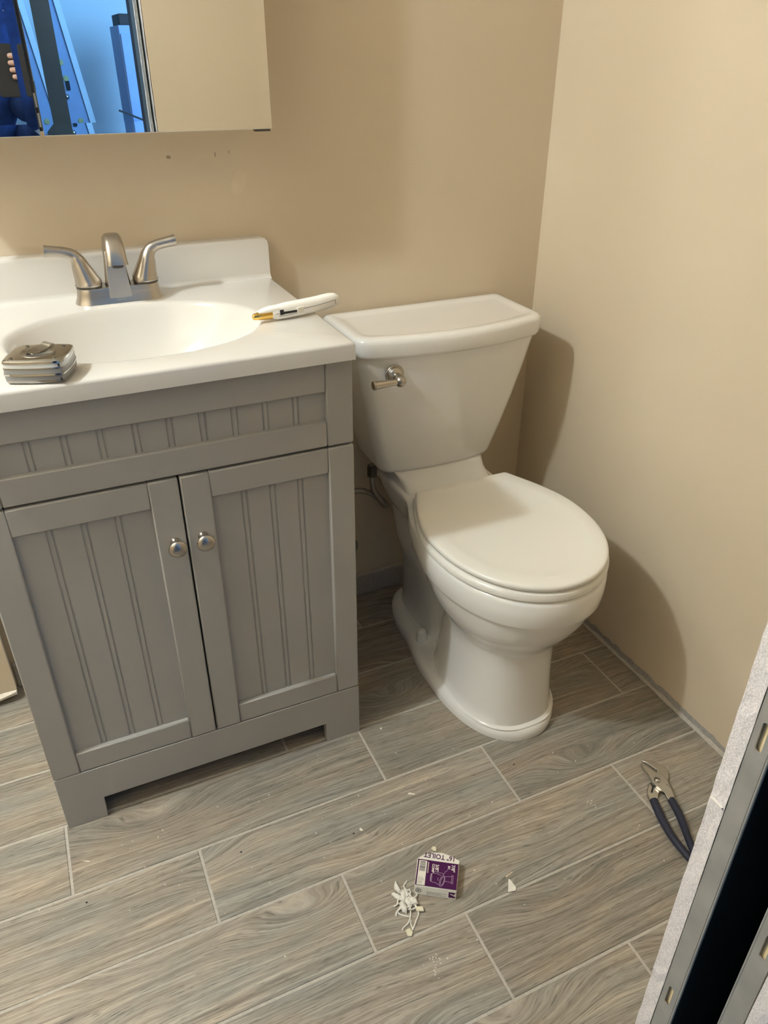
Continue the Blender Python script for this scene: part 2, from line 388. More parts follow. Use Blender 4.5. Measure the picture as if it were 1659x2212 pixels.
# small break in the cut edge
bm = bmesh.new(); box(bm, JX-0.0022, JX-0.0002, -1.3168, -1.3034, 0.7335, 0.7350); obj('paper_flake', bm, M['paper'], wf)
def slotted_strip(name, y0, y1, x, slots):
    cu = bpy.data.curves.new(name, 'CURVE'); cu.dimensions = '2D'; cu.fill_mode = 'BOTH'; cu.extrude = 0.0008
    def spline(pts):
        s = cu.splines.new('POLY'); s.points.add(len(pts)-1); s.use_cyclic_u = True
        for p, q in zip(s.points, pts): p.co = (q[0], q[1], 0, 1)
    hw = (y1-y0)/2
    spline([(-hw, 0.0), (hw, 0.0), (hw, 2.05), (-hw, 2.05)])
    for z in slots:
        spline([(px, py + z) for px, py in rrect(0.0062, 0.031, 0.003, 4)][::-1])
    tmp = bpy.data.objects.new('tmp', cu); COL.objects.link(tmp)
    me = bpy.data.meshes.new_from_object(tmp); bpy.data.objects.remove(tmp); bpy.data.curves.remove(cu)
    me.name = name; me.materials.clear(); me.materials.append(M['steel'])
    o = bpy.data.objects.new(name, me); link(o, wf)
    o.matrix_world = Matrix(((0, 0, 1, x), (1, 0, 0, (y0+y1)/2), (0, 1, 0, 0), (0, 0, 0, 1)))
    return o
zs = [0.829 + k*0.3775 for k in range(-2, 4)]
slotted_strip('steel_strip', -1.3362, -1.3186, JX + 0.0015, zs)
slotted_strip('steel_strip', -1.4000, -1.3822, JX + 0.0015, [z + 0.19 for z in zs])
mbox('split_stud', (JX+0.0045, JX+0.035, -1.3360, -1.3188, 0, 2.05), M['stud'], wf)
mbox('split_stud', (JX+0.0045, JX+0.035, -1.3998, -1.3824, 0, 2.05), M['stud'], wf)
for yy in (-1.3362, -1.3822):      # rolled lips that close the pocket sides
    s = 1 if yy > -1.36 else -1
    bm = bmesh.new(); tube(bm, [(JX+0.0022, yy - s*0.0012, 0), (JX+0.0022, yy - s*0.0012, 2.05)], 0.0016, 8); obj('steel_lip', bm, M['steel'], wf, smooth=50)
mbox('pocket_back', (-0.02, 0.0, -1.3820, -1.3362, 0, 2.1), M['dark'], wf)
mbox('pocket_side', (JX+0.0045, -0.02, -1.3370, -1.3362, 0, 2.1), M['dark'], wf)  # pocket sheets coloured near black to carry the shade inside
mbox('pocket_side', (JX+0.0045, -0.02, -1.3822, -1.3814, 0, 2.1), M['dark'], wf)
mbox('header', (-1.46, 0.05, OUT, -1.3173, 2.06, CEIL), M['stud'], wf)
mbox('header_face', (-1.46, JX+0.003, -1.3172, -1.3032, 2.06, CEIL), M['wall'], wf)
wfl = struct(mbox('wall_front_left', (ROOM_L, -1.46, OUT, -1.3032, 0, CEIL), M['wall']))
# the hall outside the doorway
struct(mbox('floor_hall', (-3.0, 1.6, -3.7, -1.4505, -0.06, -0.004), M['hallfloor']))
hw_ = struct(mbox('wall_hall', (-3.0, 1.6, -3.8, -3.7, -0.06, CEIL), M['hallwall']))
struct(mbox('wall_hall_left', (-3.1, -3.0, -3.8, -1.417, -0.06, CEIL), M['hallwall']))
struct(mbox('wall_hall_right', (1.6, 1.7, -3.8, -1.417, -0.06, CEIL), M['hallwall']))

# ------------------------------------------------------------------ vanity cabinet
XL, XR, YV = -1.290, -0.680, -0.4685
FT = 0.019
van = thing('vanity_cabinet', 'grey painted beadboard vanity cabinet with two doors under the white sink top', 'cabinet', ((XL+XR)/2, -0.23, 0))
VO = Vector(((XL+XR)/2, -0.23, 0))
def vp(b): return (b[0]-VO.x, b[1]-VO.x, b[2]-VO.y, b[3]-VO.y, b[4], b[5])
def vbox(name, b, m='vanity', parent=van, bevel=0.0012): return mbox(name, vp(b), M[m], parent, bevel)
vbox('side_panel', (XL, XL+0.015, YV+FT+0.0005, -0.0120, 0, 0.8625)); vbox('side_panel', (XR-0.015, XR, YV+FT+0.0005, -0.0120, 0, 0.8625))
vbox('bottom_panel', (XL+0.0155, XR-0.0155, YV+FT+0.0005, -0.03, 0.115, 0.13)); vbox('back_panel', (XL+0.0155, XR-0.0155, -0.03, -0.0165, 0.13, 0.60))
bm = bmesh.new()      # base apron, notched between two feet
pts = [(XL, 0), (-1.2165, 0), (-1.2150, 0.0535), (-0.7570, 0.0535), (-0.7565, 0), (XR, 0), (XR, 0.1340), (XL, 0.1340)]
loft(bm, [[(x-VO.x, YV-VO.y, z) for x, z in pts], [(x-VO.x, YV+FT-VO.y, z) for x, z in pts]])
obj('base_apron', bm, M['vanity'], van, bevel=0.0010)
STI = 0.0475
def bead_panel(name, x0, x1, z0, z1, centers, parent):
    """recessed panel with pairs of routed grooves, profile along x extruded along z"""
    yb = YV + 0.0095; prof = [(x0, yb)]
    for c in sorted(centers):
        for d in (-0.0043, 0.0043):
            g = c + d
            prof += [(g-0.0021, yb), (g-0.0013, yb+0.0016), (g, yb+0.0022), (g+0.0013, yb+0.0016), (g+0.0021, yb)]
    prof += [(x1, yb), (x1, yb+0.006), (x0, yb+0.006)]
    bm = bmesh.new(); loft(bm, [[(x-VO.x, y-VO.y, z) for x, y in prof] for z in (z0, z1)])
    return obj(name, bm, M['vanity'], parent, smooth=25)
def slab(name, b, parent, slope=None):
    """stile or rail; chamfered face edges"""
    bm = bmesh.new(); x0, x1, y0, y1, z0, z1 = vp(b); box(bm, x0, x1, y0, y1, z0, z1)
    return obj(name, bm, M['vanity'], parent, bevel=0.0022, seg=1)
gr = [-0.7786 - 0.05135*i for i in range(10)]
# false drawer front (fixed panel under the top)
df = thing('x', 'x', 'x'); bpy.data.objects.remove(df)
df = bpy.data.objects.new('drawer_front', None); link(df, van)
slab('stile', (XL, XL+STI, YV, YV+FT, 0.7072, 0.8628), df); slab('stile', (XR-STI, XR, YV, YV+FT, 0.7072, 0.8628), df)
slab('rail', (XL+STI, XR-STI, YV+0.0008, YV+FT, 0.8065, 0.8628), df); slab('rail', (XL+STI, XR-STI, YV+0.0008, YV+FT, 0.7072, 0.7540), df)
bead_panel('beadboard_panel', XL+STI, XR-STI, 0.7540, 0.8065, [g for g in gr if g > XL+STI+0.01], df)
def knob(x, z, parent):
    bm = bmesh.new()
    prof = [(0.0086, 0), (0.0086, 0.002), (0.0066, 0.004), (0.0060, 0.012), (0.0078, 0.0185), (0.0125, 0.0210), (0.0152, 0.0232), (0.0158, 0.0252), (0.0146, 0.0275), (0.0108, 0.0302), (0.0060, 0.0318), (0.0001, 0.0323)]
    lathe(bm, prof, 28, Matrix.Translation((x-VO.x, YV-VO.y, z)) @ Matrix.Rotation(R(90), 4, 'X'))
    o = obj('knob', bm, M['nickel'], parent, smooth=50); o['label'] = 'brushed nickel mushroom knob'
def door(x0, x1, knobx, grs):
    d = bpy.data.objects.new('door', None); link(d, van)
    z0, z1 = 0.1352, 0.7030
    slab('stile', (x0, x0+STI, YV, YV+FT, z0, z1), d); slab('stile', (x1-STI, x1, YV, YV+FT, z0, z1), d)
    slab('rail', (x0+STI, x1-STI, YV+0.0008, YV+FT, z1-0.048, z1), d); slab('rail', (x0+STI, x1-STI, YV+0.0008, YV+FT, z0, z0+0.0475), d)
    bead_panel('beadboard_panel', x0+STI, x1-STI, z0+0.0475, z1-0.048, grs, d)
    knob(knobx, 0.5865, d)
door(XL, -0.9862, -1.0055, [-1.0862, -1.1378, -1.1895]); door(-0.9832, XR, -0.9590, [-0.7785, -0.8290, -0.8790])

# ------------------------------------------------------------------ vanity top with oval basin
ZC, ZB = 0.8924, 0.8631
CX0, CX1, CY0 = -1.300, -0.6812, -0.4874
top = thing('sink_countertop', 'white cultured marble vanity top with an integral oval sink bowl', 'sink', (-0.985, -0.24, ZB))
TO = Vector((-0.985, -0.24, ZB))
bcx, bcy, ba, bb_ = -0.988, -0.273, 0.2075, 0.1535
bm = bmesh.new(); NA = 96; rings = []
r_ = 0.006
def ell(s, z, dy=0):
    out = []
    for i in range(NA):
        t = 2*PI*i/NA; c, q = math.cos(t), math.sin(t)
        e = 2/2.15
        out.append((bcx + ba*s*math.copysign(abs(c)**e, c), bcy + dy + bb_*s*math.copysign(abs(q)**e, q), z))
    return out
def rect_ring(x0, x1, y0, y1, z):
    out = []
    for i in range(NA):
        t = 2*PI*i/NA; c, q = math.cos(t), math.sin(t)
        k = 1e9
        if c > 1e-9: k = min(k, (x1-bcx)/c)
        if c < -1e-9: k = min(k, (x0-bcx)/c)
        if q > 1e-9: k = min(k, (y1-bcy)/q)
        if q < -1e-9: k = min(k, (y0-bcy)/q)
        out.append((bcx+c*k, bcy+q*k, z))
    # put real corners on the nearest sample
    for X in (x0, x1):
        for Y in (y0, y1):
            j = min(range(NA), key=lambda i: (out[i][0]-X)**2 + (out[i][1]-Y)**2); out[j] = (X, Y, z)
    return out
prof = [(0.06, -0.135), (0.22, -0.133), (0.42, -0.124), (0.60, -0.105), (0.74, -0.080), (0.85, -0.051), (0.92, -0.027), (0.965, -0.010), (0.99, -0.003), (1.01, -0.0006), (1.03, 0)]
rings = [ell(s, ZC + z, 0.012*(1-s)) for s, z in prof]
for i, z in ((r_, ZC), (r_*0.62, ZC-0.0009), (r_*0.29, ZC-r_*0.29*1.0), (r_*0.08, ZC-r_*0.62), (0, ZC-r_)): rings.append(rect_ring(CX0+i, CX1-i, CY0+i, -0.0005, z))
rings.append(rect_ring(CX0, CX1, CY0, -0.0005, ZB)); rings.append(rect_ring(CX0+0.03, CX1-0.03, CY0+0.03, -0.03, ZB))
# underside shell of the bowl
for s, z in ((1.04, ZB), (0.95, ZC-0.045), (0.80, ZC-0.092), (0.5, ZC-0.135), (0.1, ZC-0.150)): rings.append(ell(s, z if z != ZB else ZB+0.0, 0.0))
rings = [[Vector(p)-TO for p in r] for r in rings]
loft(bm, rings)
obj('top_slab', bm, M['counter'], top, smooth=40)
bm = bmesh.new()       # backsplash, rounded shoulders, coved foot
def bs(x0, x1, y, z1): return (x0, x1, y, z1)
prof = [(-0.0005, ZC-0.003), (-0.0005, 0.9708), (-0.0235, 0.9708), (-0.0272, 0.9695), (-0.0292, 0.9665), (-0.0298, 0.9620), (-0.0298, 0.9020), (-0.0310, 0.8970), (-0.0345, 0.8935), (-0.0400, ZC-0.0004), (-0.0400, ZC-0.003)]
xs = [(CX0, 0.012), (CX0+0.0015, 0.006), (CX0+0.005, 0.002), (CX0+0.011, 0), (CX1-0.011, 0), (CX1-0.005, 0.002), (CX1-0.0015, 0.006), (CX1, 0.012)]
loft(bm, [[Vector((x, y, min(z, 0.9708-d)))-TO for y, z in prof] for x, d in xs])
obj('backsplash', bm, M['counter'], top, smooth=35)
bm = bmesh.new(); lathe(bm, [(0.022, 0), (0.022, 0.002), (0.019, 0.003), (0.017, 0.001), (0.0001, 0.001)], 24, Matrix.Translation(Vector((bcx, bcy+0.011, ZC-0.1345))-TO)); obj('drain', bm, M['nickel'], top, smooth=40)

# ------------------------------------------------------------------ faucet
FX, FY = -0.988, -0.0775
fa = thing('faucet', 'brushed nickel two-handle centerset faucet on the sink deck', 'faucet', (FX, FY, ZC))
bm = bmesh.new()
def stad(L_, W_, z, n=14):
    r = W_/2; o = []
    for k in range(n+1):
        a = -PI/2 + PI*k/n; o.append((L_/2-r + r*math.cos(a), r*math.sin(a), z))
    for k in range(n+1):
        a = PI/2 + PI*k/n; o.append((-L_/2+r + r*math.cos(a), r*math.sin(a), z))
    return o
loft(bm, [stad(0.160, 0.056, 0.0002), stad(0.158, 0.054, 0.003), stad(0.152, 0.050, 0.010), stad(0.148, 0.047, 0.018), stad(0.146, 0.046, 0.0265), stad(0.1445, 0.0445, 0.0280)])
obj('base_plate', bm, M['nickel'], fa, smooth=40)
bm = bmesh.new()
P = [(0.0, 0.004), (-0.002, 0.030), (-0.001, 0.060), (0.0, 0.082), (-0.005, 0.099), (-0.018, 0.1115), (-0.034, 0.1105), (-0.047, 0.0995), (-0.055, 0.0835), (-0.0575, 0.0735)]
W_ = [0.050, 0.0455, 0.0385, 0.0345, 0.0330, 0.0325, 0.0330, 0.0340, 0.0355, 0.0365]; D_ = [0.046, 0.040, 0.030, 0.0245, 0.023, 0.022, 0.0205, 0.0195, 0.0185, 0.0180]
sp = smoothpath([(0, y, z) for y, z in P], 4); Wi = interp(W_, len(sp)); Di = interp(D_, len(sp)); rg = []
for i, p in enumerate(sp):
    T = (sp[min(i+1, len(sp)-1)] - sp[max(i-1, 0)]).normalized(); A = Vector((1, 0, 0)); B = T.cross(A)
    rr = min(Wi[i], Di[i])*0.46
    # rounded on the outside (top/back), flatter inside
    rg.append([p + A*u + B*v for u, v in rrect(Wi[i], Di[i], rr, 5)])
loft(bm, rg); obj('spout', bm, M['nickel'], fa, smooth=50)
bm = bmesh.new(); lathe(bm, [(0.0095, 0), (0.0095, 0.004), (0.0001, 0.004)], 16, Matrix.Translation((0, -0.0565, 0.0705))); obj('aerator', bm, M['hinge'], fa, smooth=40)
bm = bmesh.new()      # flat front plate of the spout tower
fp = [(-0.0205, 0.0012, -0.0262), (0.0205, 0.0012, -0.0262), (0.0150, 0.090, -0.0150), (-0.0150, 0.090, -0.0150)]
loft(bm, [[(x, y, z) for x, z, y in fp], [(x*1.0, y+0.006, z) for x, z, y in fp]]); obj('front_plate', bm, M['nickel2'], fa, bevel=0.0008)
bm = bmesh.new()
for k, xx in enumerate((-0.0066, -0.0044, -0.0022, 0.0, 0.0022, 0.0044, 0.0066)):   # tiny illegible engraving
    box(bm, xx-0.0007, xx+0.0007, -0.0268, -0.0258, 0.0052 + 0.0006*(k % 2), 0.0078 - 0.0005*((k+1) % 3))
    box(bm, xx-0.0009, xx+0.0009, -0.0268, -0.0258, 0.0062, 0.0067)
obj('engraving', bm, M['steel'], fa)
def handle(s):
    hx = s*0.0508
    h = bpy.data.objects.new('handle', None); link(h, fa)
    bm = bmesh.new(); lathe(bm, [(0.0225, 0.0275), (0.0225, 0.0315), (0.0001, 0.0315)], 28, Matrix.Translation((hx, 0, 0))); obj('handle_collar', bm, M['hinge'], h, smooth=40)
    bm = bmesh.new()
    pts = smoothpath([(hx, 0, 0.0318), (hx, 0, 0.0340), (hx+s*0.0004, 0, 0.0370), (hx+s*0.0028, 0, 0.0470), (hx+s*0.0070, 0, 0.0620), (hx+s*0.0110, 0, 0.0760), (hx+s*0.0185, 0, 0.0860), (hx+s*0.0300, 0, 0.0915), (hx+s*0.0450, -0.001, 0.0945), (hx+s*0.0580, -0.002, 0.0965), (hx+s*0.0640, -0.002, 0.0975)], 4)
    rad = interp([0.0238, 0.0240, 0.0234, 0.0203, 0.0165, 0.0128, 0.0100, 0.0088, 0.0088, 0.0095, 0.0098], len(pts))
    fl = [(1, 1) if i < len(pts)*0.55 else (1.05, 0.92) for i in range(len(pts))]
    tube(bm, pts, rad, 24, up=(0, 1, 0), flat=fl); obj('lever', bm, M['nickel'], h, smooth=50)
handle(-1); handle(1)

# ------------------------------------------------------------------ tape measure lying on its side
tm = thing('tape_measure', 'silver and grey tape measure lying on its side at the front sink edge', 'tape measure', (-1.1455, -0.4420, ZC + 0.0002), (0, 0, R(-19)))
def tm_outline(s=1.0, dx=0):
    a, b = 0.0392*s + dx, 0.0345*s + dx; c = 0.0030; out = []
    # softly barrel-sided quadrilateral with clipped corners
    for x0, y0, x1, y1, bx, by in ((-a+c, -b, a-c, -b, 0, -0.0032), (a, -b+c, a, b-c, 0.0030, 0), (a-c, b, -a+c*2.4, b, 0, 0.0032), (-a, b-c*2.6, -a, -b+c, -0.002, 0)):
        for k in range(9):
            t = k/8; w_ = 4*t*(1-t); out.append((x0+(x1-x0)*t + bx*w_, y0+(y1-y0)*t + by*w_))
    return out
def tm_band(name, zs, m, parent=tm):
    bm = bmesh.new(); loft(bm, [[(x, y, z) for x, y in tm_outline(1.0, d)] for z, d in zs]); return obj(name, bm, m, parent, smooth=38)
tm_band('lower_shell', [(0, -0.0030), (0.0022, 0.0), (0.0060, 0.0008)], M['tapechrome'])
tm_band('grey_band', [(0.0061, 0.0006), (0.0128, 0.0010)], M['tapegrey'])
tm_band('middle_trim', [(0.0129, 0.0016), (0.0152, 0.0016)], M['chrome'])
tm_band('grey_band', [(0.0153, 0.0010), (0.0222, 0.0006)], M['tapegrey'])
tm_band('middle_trim', [(0.0223, 0.0010), (0.0236, 0.0009)], M['tapechrome'])
tm_band('light_band', [(0.0237, 0.0006), (0.0295, 0.0002)], M['tapewhite'])
o = tm_band('upper_shell', [(0.0296, 0.0008), (0.0325, 0.0002), (0.0340, -0.0020), (0.0344, -0.0050)], M['tapechrome'])
for z0, z1 in ((0.004, 0.0085), (0.0135, 0.0150), (0.0245, 0.0290)):
    bm = bmesh.new(); box(bm, 0.0350, 0.0372, -0.0360, -0.0343, z0, z1); obj('corner_slot', bm, M['black'], tm)
bm = bmesh.new(); lathe(bm, [(0.0245, 0.0345), (0.0240, 0.0352), (0.0225, 0.0354), (0.0215, 0.0349), (0.0001, 0.0349)], 40); obj('round_boss', bm, M['tapechrome'], tm, smooth=40)
bm = bmesh.new()      # spring belt clip
sec = [(-0.018, 0.0372), (0.009, 0.0400), (0.0150, 0.0435), (0.0190, 0.0425), (0.0195, 0.0402), (0.0165, 0.0385), (0.006, 0.0362), (-0.015, 0.0356)]
loft(bm, [[(x, y, z) for x, z in sec] for y in (-0.0095, 0.0095)]); 
o = obj('belt_clip', bm, M['tapechrome'], tm, bevel=0.0006); o.rotation_euler = (0, 0, R(52)); o.location = (0.002, 0.002, 0)
bm = bmesh.new()
for x, y in ((-0.029, -0.025), (0.029, -0.025), (0.029, 0.025), (-0.022, 0.026)): lathe(bm, [(0.0026, 0.0346), (0.0024, 0.0358), (0.0001, 0.0360)], 12, Matrix.Translation((x, y, 0)))
obj('screw_heads', bm, M['tapechrome'], tm, smooth=40)['kind'] = 'stuff'
bm = bmesh.new(); box(bm, -0.0428, -0.0400, -0.010, 0.010, 0.004, 0.018); obj('tape_hook', bm, M['tapechrome'], tm)

# ------------------------------------------------------------------ utility lighter on the counter
li = thing('utility_lighter', 'white butane lighter with a brass nozzle resting across the right counter edge', 'lighter', (-0.8035, -0.3300, ZC + 0.0003), (0, 0, R(8.5)))
def lring(s, zc, hh, hw, n=20, p=2.6):
    out = []
    for k in range(n):
        a = 2*PI*k/n; c, q = math.cos(a), math.sin(a)
        out.append((s, hw*math.copysign(abs(c)**(2/p), c), zc + hh*math.copysign(abs(q)**(2/p), q)))
    return out
bm = bmesh.new()
loft(bm, [lring(s, z, h, w_) for s, z, h, w_ in ((0.033, 0.0128, 0.0080, 0.0085), (0.042, 0.0133, 0.0122, 0.0100), (0.060, 0.0140, 0.0136, 0.0106), (0.090, 0.0148, 0.0135, 0.0108), (0.120, 0.0160, 0.0132, 0.0108), (0.145, 0.0182, 0.0130, 0.0105), (0.157, 0.0188, 0.0118, 0.0098), (0.164, 0.0184, 0.0090, 0.0080), (0.167, 0.0176, 0.0048, 0.0045))])
obj('body', bm, M['white'], li, smooth=60)
bm = bmesh.new()      # white hood over the nozzle
loft(bm, [lring(s, z, h, w_) for s, z, h, w_ in ((0.010, 0.0185, 0.0020, 0.0050), (0.020, 0.0195, 0.0040, 0.0075), (0.032, 0.0205, 0.0052, 0.0088), (0.045, 0.0205, 0.0052, 0.0098))])
obj('hood', bm, M['white'], li, smooth=60)
bm = bmesh.new(); loft(bm, [lring(s, z, h, w_, p=2.0) for s, z, h, w_ in ((0.0, 0.0115, 0.0045, 0.0045), (0.001, 0.0115, 0.0052, 0.0052), (0.018, 0.0118, 0.0078, 0.0076), (0.032, 0.0122, 0.0092, 0.0088), (0.036, 0.0124, 0.0088, 0.0084))]); obj('nozzle', bm, M['gold'], li, smooth=50)
def side(s, z, d=0.0): return (s, -0.01085 - d, z)
bm = bmesh.new(); box(bm, 0.046, 0.0525, -0.0112, -0.0095, 0.0105, 0.0190); box(bm, 0.0525, 0.080, -0.0113, -0.0098, 0.0112, 0.0150); obj('slider_slot', bm, M['black'], li)
bm = bmesh.new()
box(bm, 0.0780, 0.0915, -0.0118, -0.0100, 0.0090, 0.0190)
for k in range(6): box(bm, 0.0788+k*0.0022, 0.0800+k*0.0022, -0.0126, -0.0112, 0.0092, 0.0188)
obj('slider', bm, M['card'], li, bevel=0.0003)
bm = bmesh.new()
tube(bm, [(0.0915, -0.01105, 0.0152), (0.120, -0.0111, 0.0168), (0.155, -0.0103, 0.0205)], 0.0003, 6); tube(bm, [(0.155, -0.0103, 0.0205), (0.155, -0.0104, 0.0135)], 0.0003, 6)
tube(bm, [(0.044, -0.0106, 0.0085), (0.060, -0.0110, 0.0083), (0.078, -0.0111, 0.0100)], 0.0003, 6); tube(bm, [(0.038, -0.0098, 0.0128), (0.046, -0.0106, 0.0130)], 0.0003, 6)
obj('seam', bm, M['ink'], li)

# ------------------------------------------------------------------ toilet
TX = -0.338
to = thing('toilet', 'white two-piece toilet with its lid closed between vanity and wall', 'toilet', (TX, 0, 0))
def hw_two(d, f, r):
    d1, a1, w1, p1 = f; d2, a2, w2, p2 = r
    e1 = w1*max(0, 1-abs((d-d1)/a1)**p1)**(1/p1) if abs(d-d1) < a1 else 0
    e2 = w2*max(0, 1-abs((d-d2)/a2)**p2)**(1/p2) if abs(d-d2) < a2 else 0
    q = 5
    return (e1**q + e2**q)**(1/q)
NB = 44
def bowl_ring(z, f, r, dx=0):
    d0 = min(f[0]-f[1], r[0]-r[1]); d1 = max(f[0]+f[1], r[0]+r[1]); right = []; 
    for i in range(NB+1):
        t = 0.5 - 0.5*math.cos(PI*i/NB)
        d = d0 + (d1-d0)*t; right.append((hw_two(d, f, r) if 0 < i < NB else 0.0, d))
    return [(x+dx, -d, z) for x, d in right] + [(-x+dx, -d, z) for x, d in right[::-1][1:-1]]
D = -0.012
SL = [  # z, front ellipse (centre, half depth, half width, power), rear ellipse
 (0.0005, (0.430, 0.214, 0.128, 2.2), (0.235, 0.190, 0.108, 2.4)),
 (0.012, (0.430, 0.215, 0.1285, 2.2), (0.235, 0.191, 0.1085, 2.4)),
 (0.022, (0.430, 0.212, 0.126, 2.2), (0.235, 0.188, 0.106, 2.4)),
 (0.0275, (0.430, 0.204, 0.119, 2.2), (0.235, 0.180, 0.099, 2.4)),
 (0.0281, (0.432, 0.199, 0.114, 2.2), (0.234, 0.174, 0.094, 2.4)),
 (0.0290, (0.460, 0.175, 0.118, 2.5), (0.216, 0.154, 0.082, 2.4)),
 (0.0295, (0.462, 0.171, 0.116, 2.5), (0.215, 0.150, 0.078, 2.4)),
 (0.034, (0.466, 0.161, 0.111, 2.5), (0.205, 0.145, 0.070, 2.4)),
 (0.060, (0.468, 0.155, 0.107, 2.5), (0.200, 0.145, 0.066, 2.4)),
 (0.120, (0.470, 0.147, 0.103, 2.5), (0.200, 0.145, 0.066, 2.4)),
 (0.180, (0.474, 0.141, 0.101, 2.5), (0.205, 0.145, 0.074, 2.4)),
 (0.215, (0.478, 0.140, 0.104, 2.4), (0.208, 0.148, 0.084, 2.4)),
 (0.238, (0.480, 0.150, 0.114, 2.3), (0.210, 0.150, 0.092, 2.5)),
 (0.262, (0.480, 0.170, 0.132, 2.2), (0.210, 0.155, 0.098, 2.6)),
 (0.290, (0.478, 0.190, 0.148, 2.2), (0.210, 0.160, 0.102, 2.8)),
 (0.320, (0.474, 0.209, 0.160, 2.15), (0.210, 0.165, 0.106, 3.0)),
 (0.348, (0.470, 0.223, 0.168, 2.1), (0.208, 0.170, 0.110, 3.4)),
 (0.3555, (0.470, 0.226, 0.1695, 2.1), (0.206, 0.172, 0.112, 3.6)),
 (0.3565, (0.468, 0.233, 0.1755, 2.1), (0.206, 0.172, 0.113, 3.6)),
 (0.362, (0.466, 0.237, 0.1785, 2.1), (0.204, 0.174, 0.115, 4.0)),
 (0.385, (0.464, 0.241, 0.1800, 2.1), (0.200, 0.176, 0.120, 4.5)),
 (0.408, (0.463, 0.241, 0.1795, 2.1), (0.196, 0.178, 0.124, 5.0)),
 (0.415, (0.462, 0.238, 0.1765, 2.1), (0.195, 0.176, 0.123, 5.0)),
 (0.4185, (0.462, 0.230, 0.1690, 2.1), (0.195, 0.170, 0.119, 5.0)),
]
bm = bmesh.new(); loft(bm, [bowl_ring(z, f, r, -0.008 if z < 0.2 else -0.008*max(0, (0.35-z)/0.15)) for z, f, r in SL])
obj('bowl', bm, M['porcelain'], to, smooth=42)
# raised deck that carries the tank
bm = bmesh.new()
def deck(z, w_, d0, d1, r): return [(x, y-(d0+d1)/2, z) for x, y in rrect(w_*2, d1-d0, r, 6)]
loft(bm, [deck(0.395, 0.118, 0.030, 0.262, 0.03), deck(0.412, 0.113, 0.030, 0.252, 0.03), deck(0.425, 0.110, 0.030, 0.225, 0.03), deck(0.437, 0.112, 0.028, 0.200, 0.03), deck(0.4475, 0.118, 0.024, 0.180, 0.03)])
obj('tank_deck', bm, M['porcelain'], to, smooth=60)
def lidhw(d, w_=0.178, bw=0.119, dc=0.46, tip=0.700, back=0.279):
    if d >= dc: return w_*max(0, 1-((d-dc)/(tip-dc))**2.2)**0.5
    t = (dc-d)/(dc-back); return w_ - (w_-bw)*(1.55*t*t - 0.55*t**3 if t < 1 else 1.0)
def lid_ring(z, inset=0.0, cz=0.0, back=0.279, tip=0.700, w_=0.178, bw=0.119, n=40):
    right = []; c = 0.0045
    b, t_, w2, bw2 = back+inset*0.6, tip-inset, w_-inset, bw-inset
    for i in range(n+1):
        s = 0.5-0.5*math.cos(PI*i/n)
        d = b + (t_-b)*s
        x = lidhw(d, w2, bw2, 0.46, t_, b)
        if d-b < c: x -= (c - math.sqrt(max(0, c*c-(c-(d-b))**2)))*0.9
        right.append((max(x, 0) if i < n else 0.0, d))
    return [(x, -d, z) for x, d in right] + [(-x, -d, z) for x, d in right[::-1][1:]]
bm = bmesh.new()      # seat ring
loft(bm, [lid_ring(0.4205, 0.004, back=0.262), lid_ring(0.4225, 0.0005, back=0.262, tip=0.703, w_=0.1815), lid_ring(0.430, -0.0005, back=0.262, tip=0.703, w_=0.1815), lid_ring(0.4365, 0.002, back=0.262, tip=0.703, w_=0.1805), lid_ring(0.4388, 0.008, back=0.262)])
obj('seat', bm, M['seat'], to, smooth=50)
bm = bmesh.new()
loft(bm, [lid_ring(0.4418, 0.006, back=0.270, bw=0.118), lid_ring(0.4430, 0.0015, back=0.270, bw=0.118), lid_ring(0.4480, 0.0, back=0.270, bw=0.118), lid_ring(0.4520, 0.0008, back=0.270, bw=0.118), lid_ring(0.4542, 0.0035, back=0.270, bw=0.118), lid_ring(0.4550, 0.008, back=0.270, bw=0.118), lid_ring(0.4558, 0.030, back=0.270, bw=0.118), lid_ring(0.4555, 0.0345, back=0.270, bw=0.118), lid_ring(0.4540, 0.045, back=0.270, bw=0.118), lid_ring(0.4532, 0.075, back=0.270, bw=0.118), lid_ring(0.4530, 0.095, back=0.270, bw=0.118)])
obj('seat_lid', bm, M['seat'], to, smooth=60)
for s in (-1, 1):
    bm = bmesh.new(); tube(bm, [(s*0.092, -0.262, 0.4300), (s*0.060, -0.262, 0.4300)], 0.0085, 14); obj('hinge', bm, M['seat'], to, smooth=50)
    bm = bmesh.new(); lathe(bm, [(0.0145, 0.0), (0.0140, 0.006), (0.0115, 0.026), (0.0090, 0.0300), (0.0045, 0.0325), (0.0001, 0.0330)], 20, Matrix.Translation((s*0.088-0.006, -0.279, 0.0275))); obj('bolt_cap', bm, M['seat'], to, smooth=50)
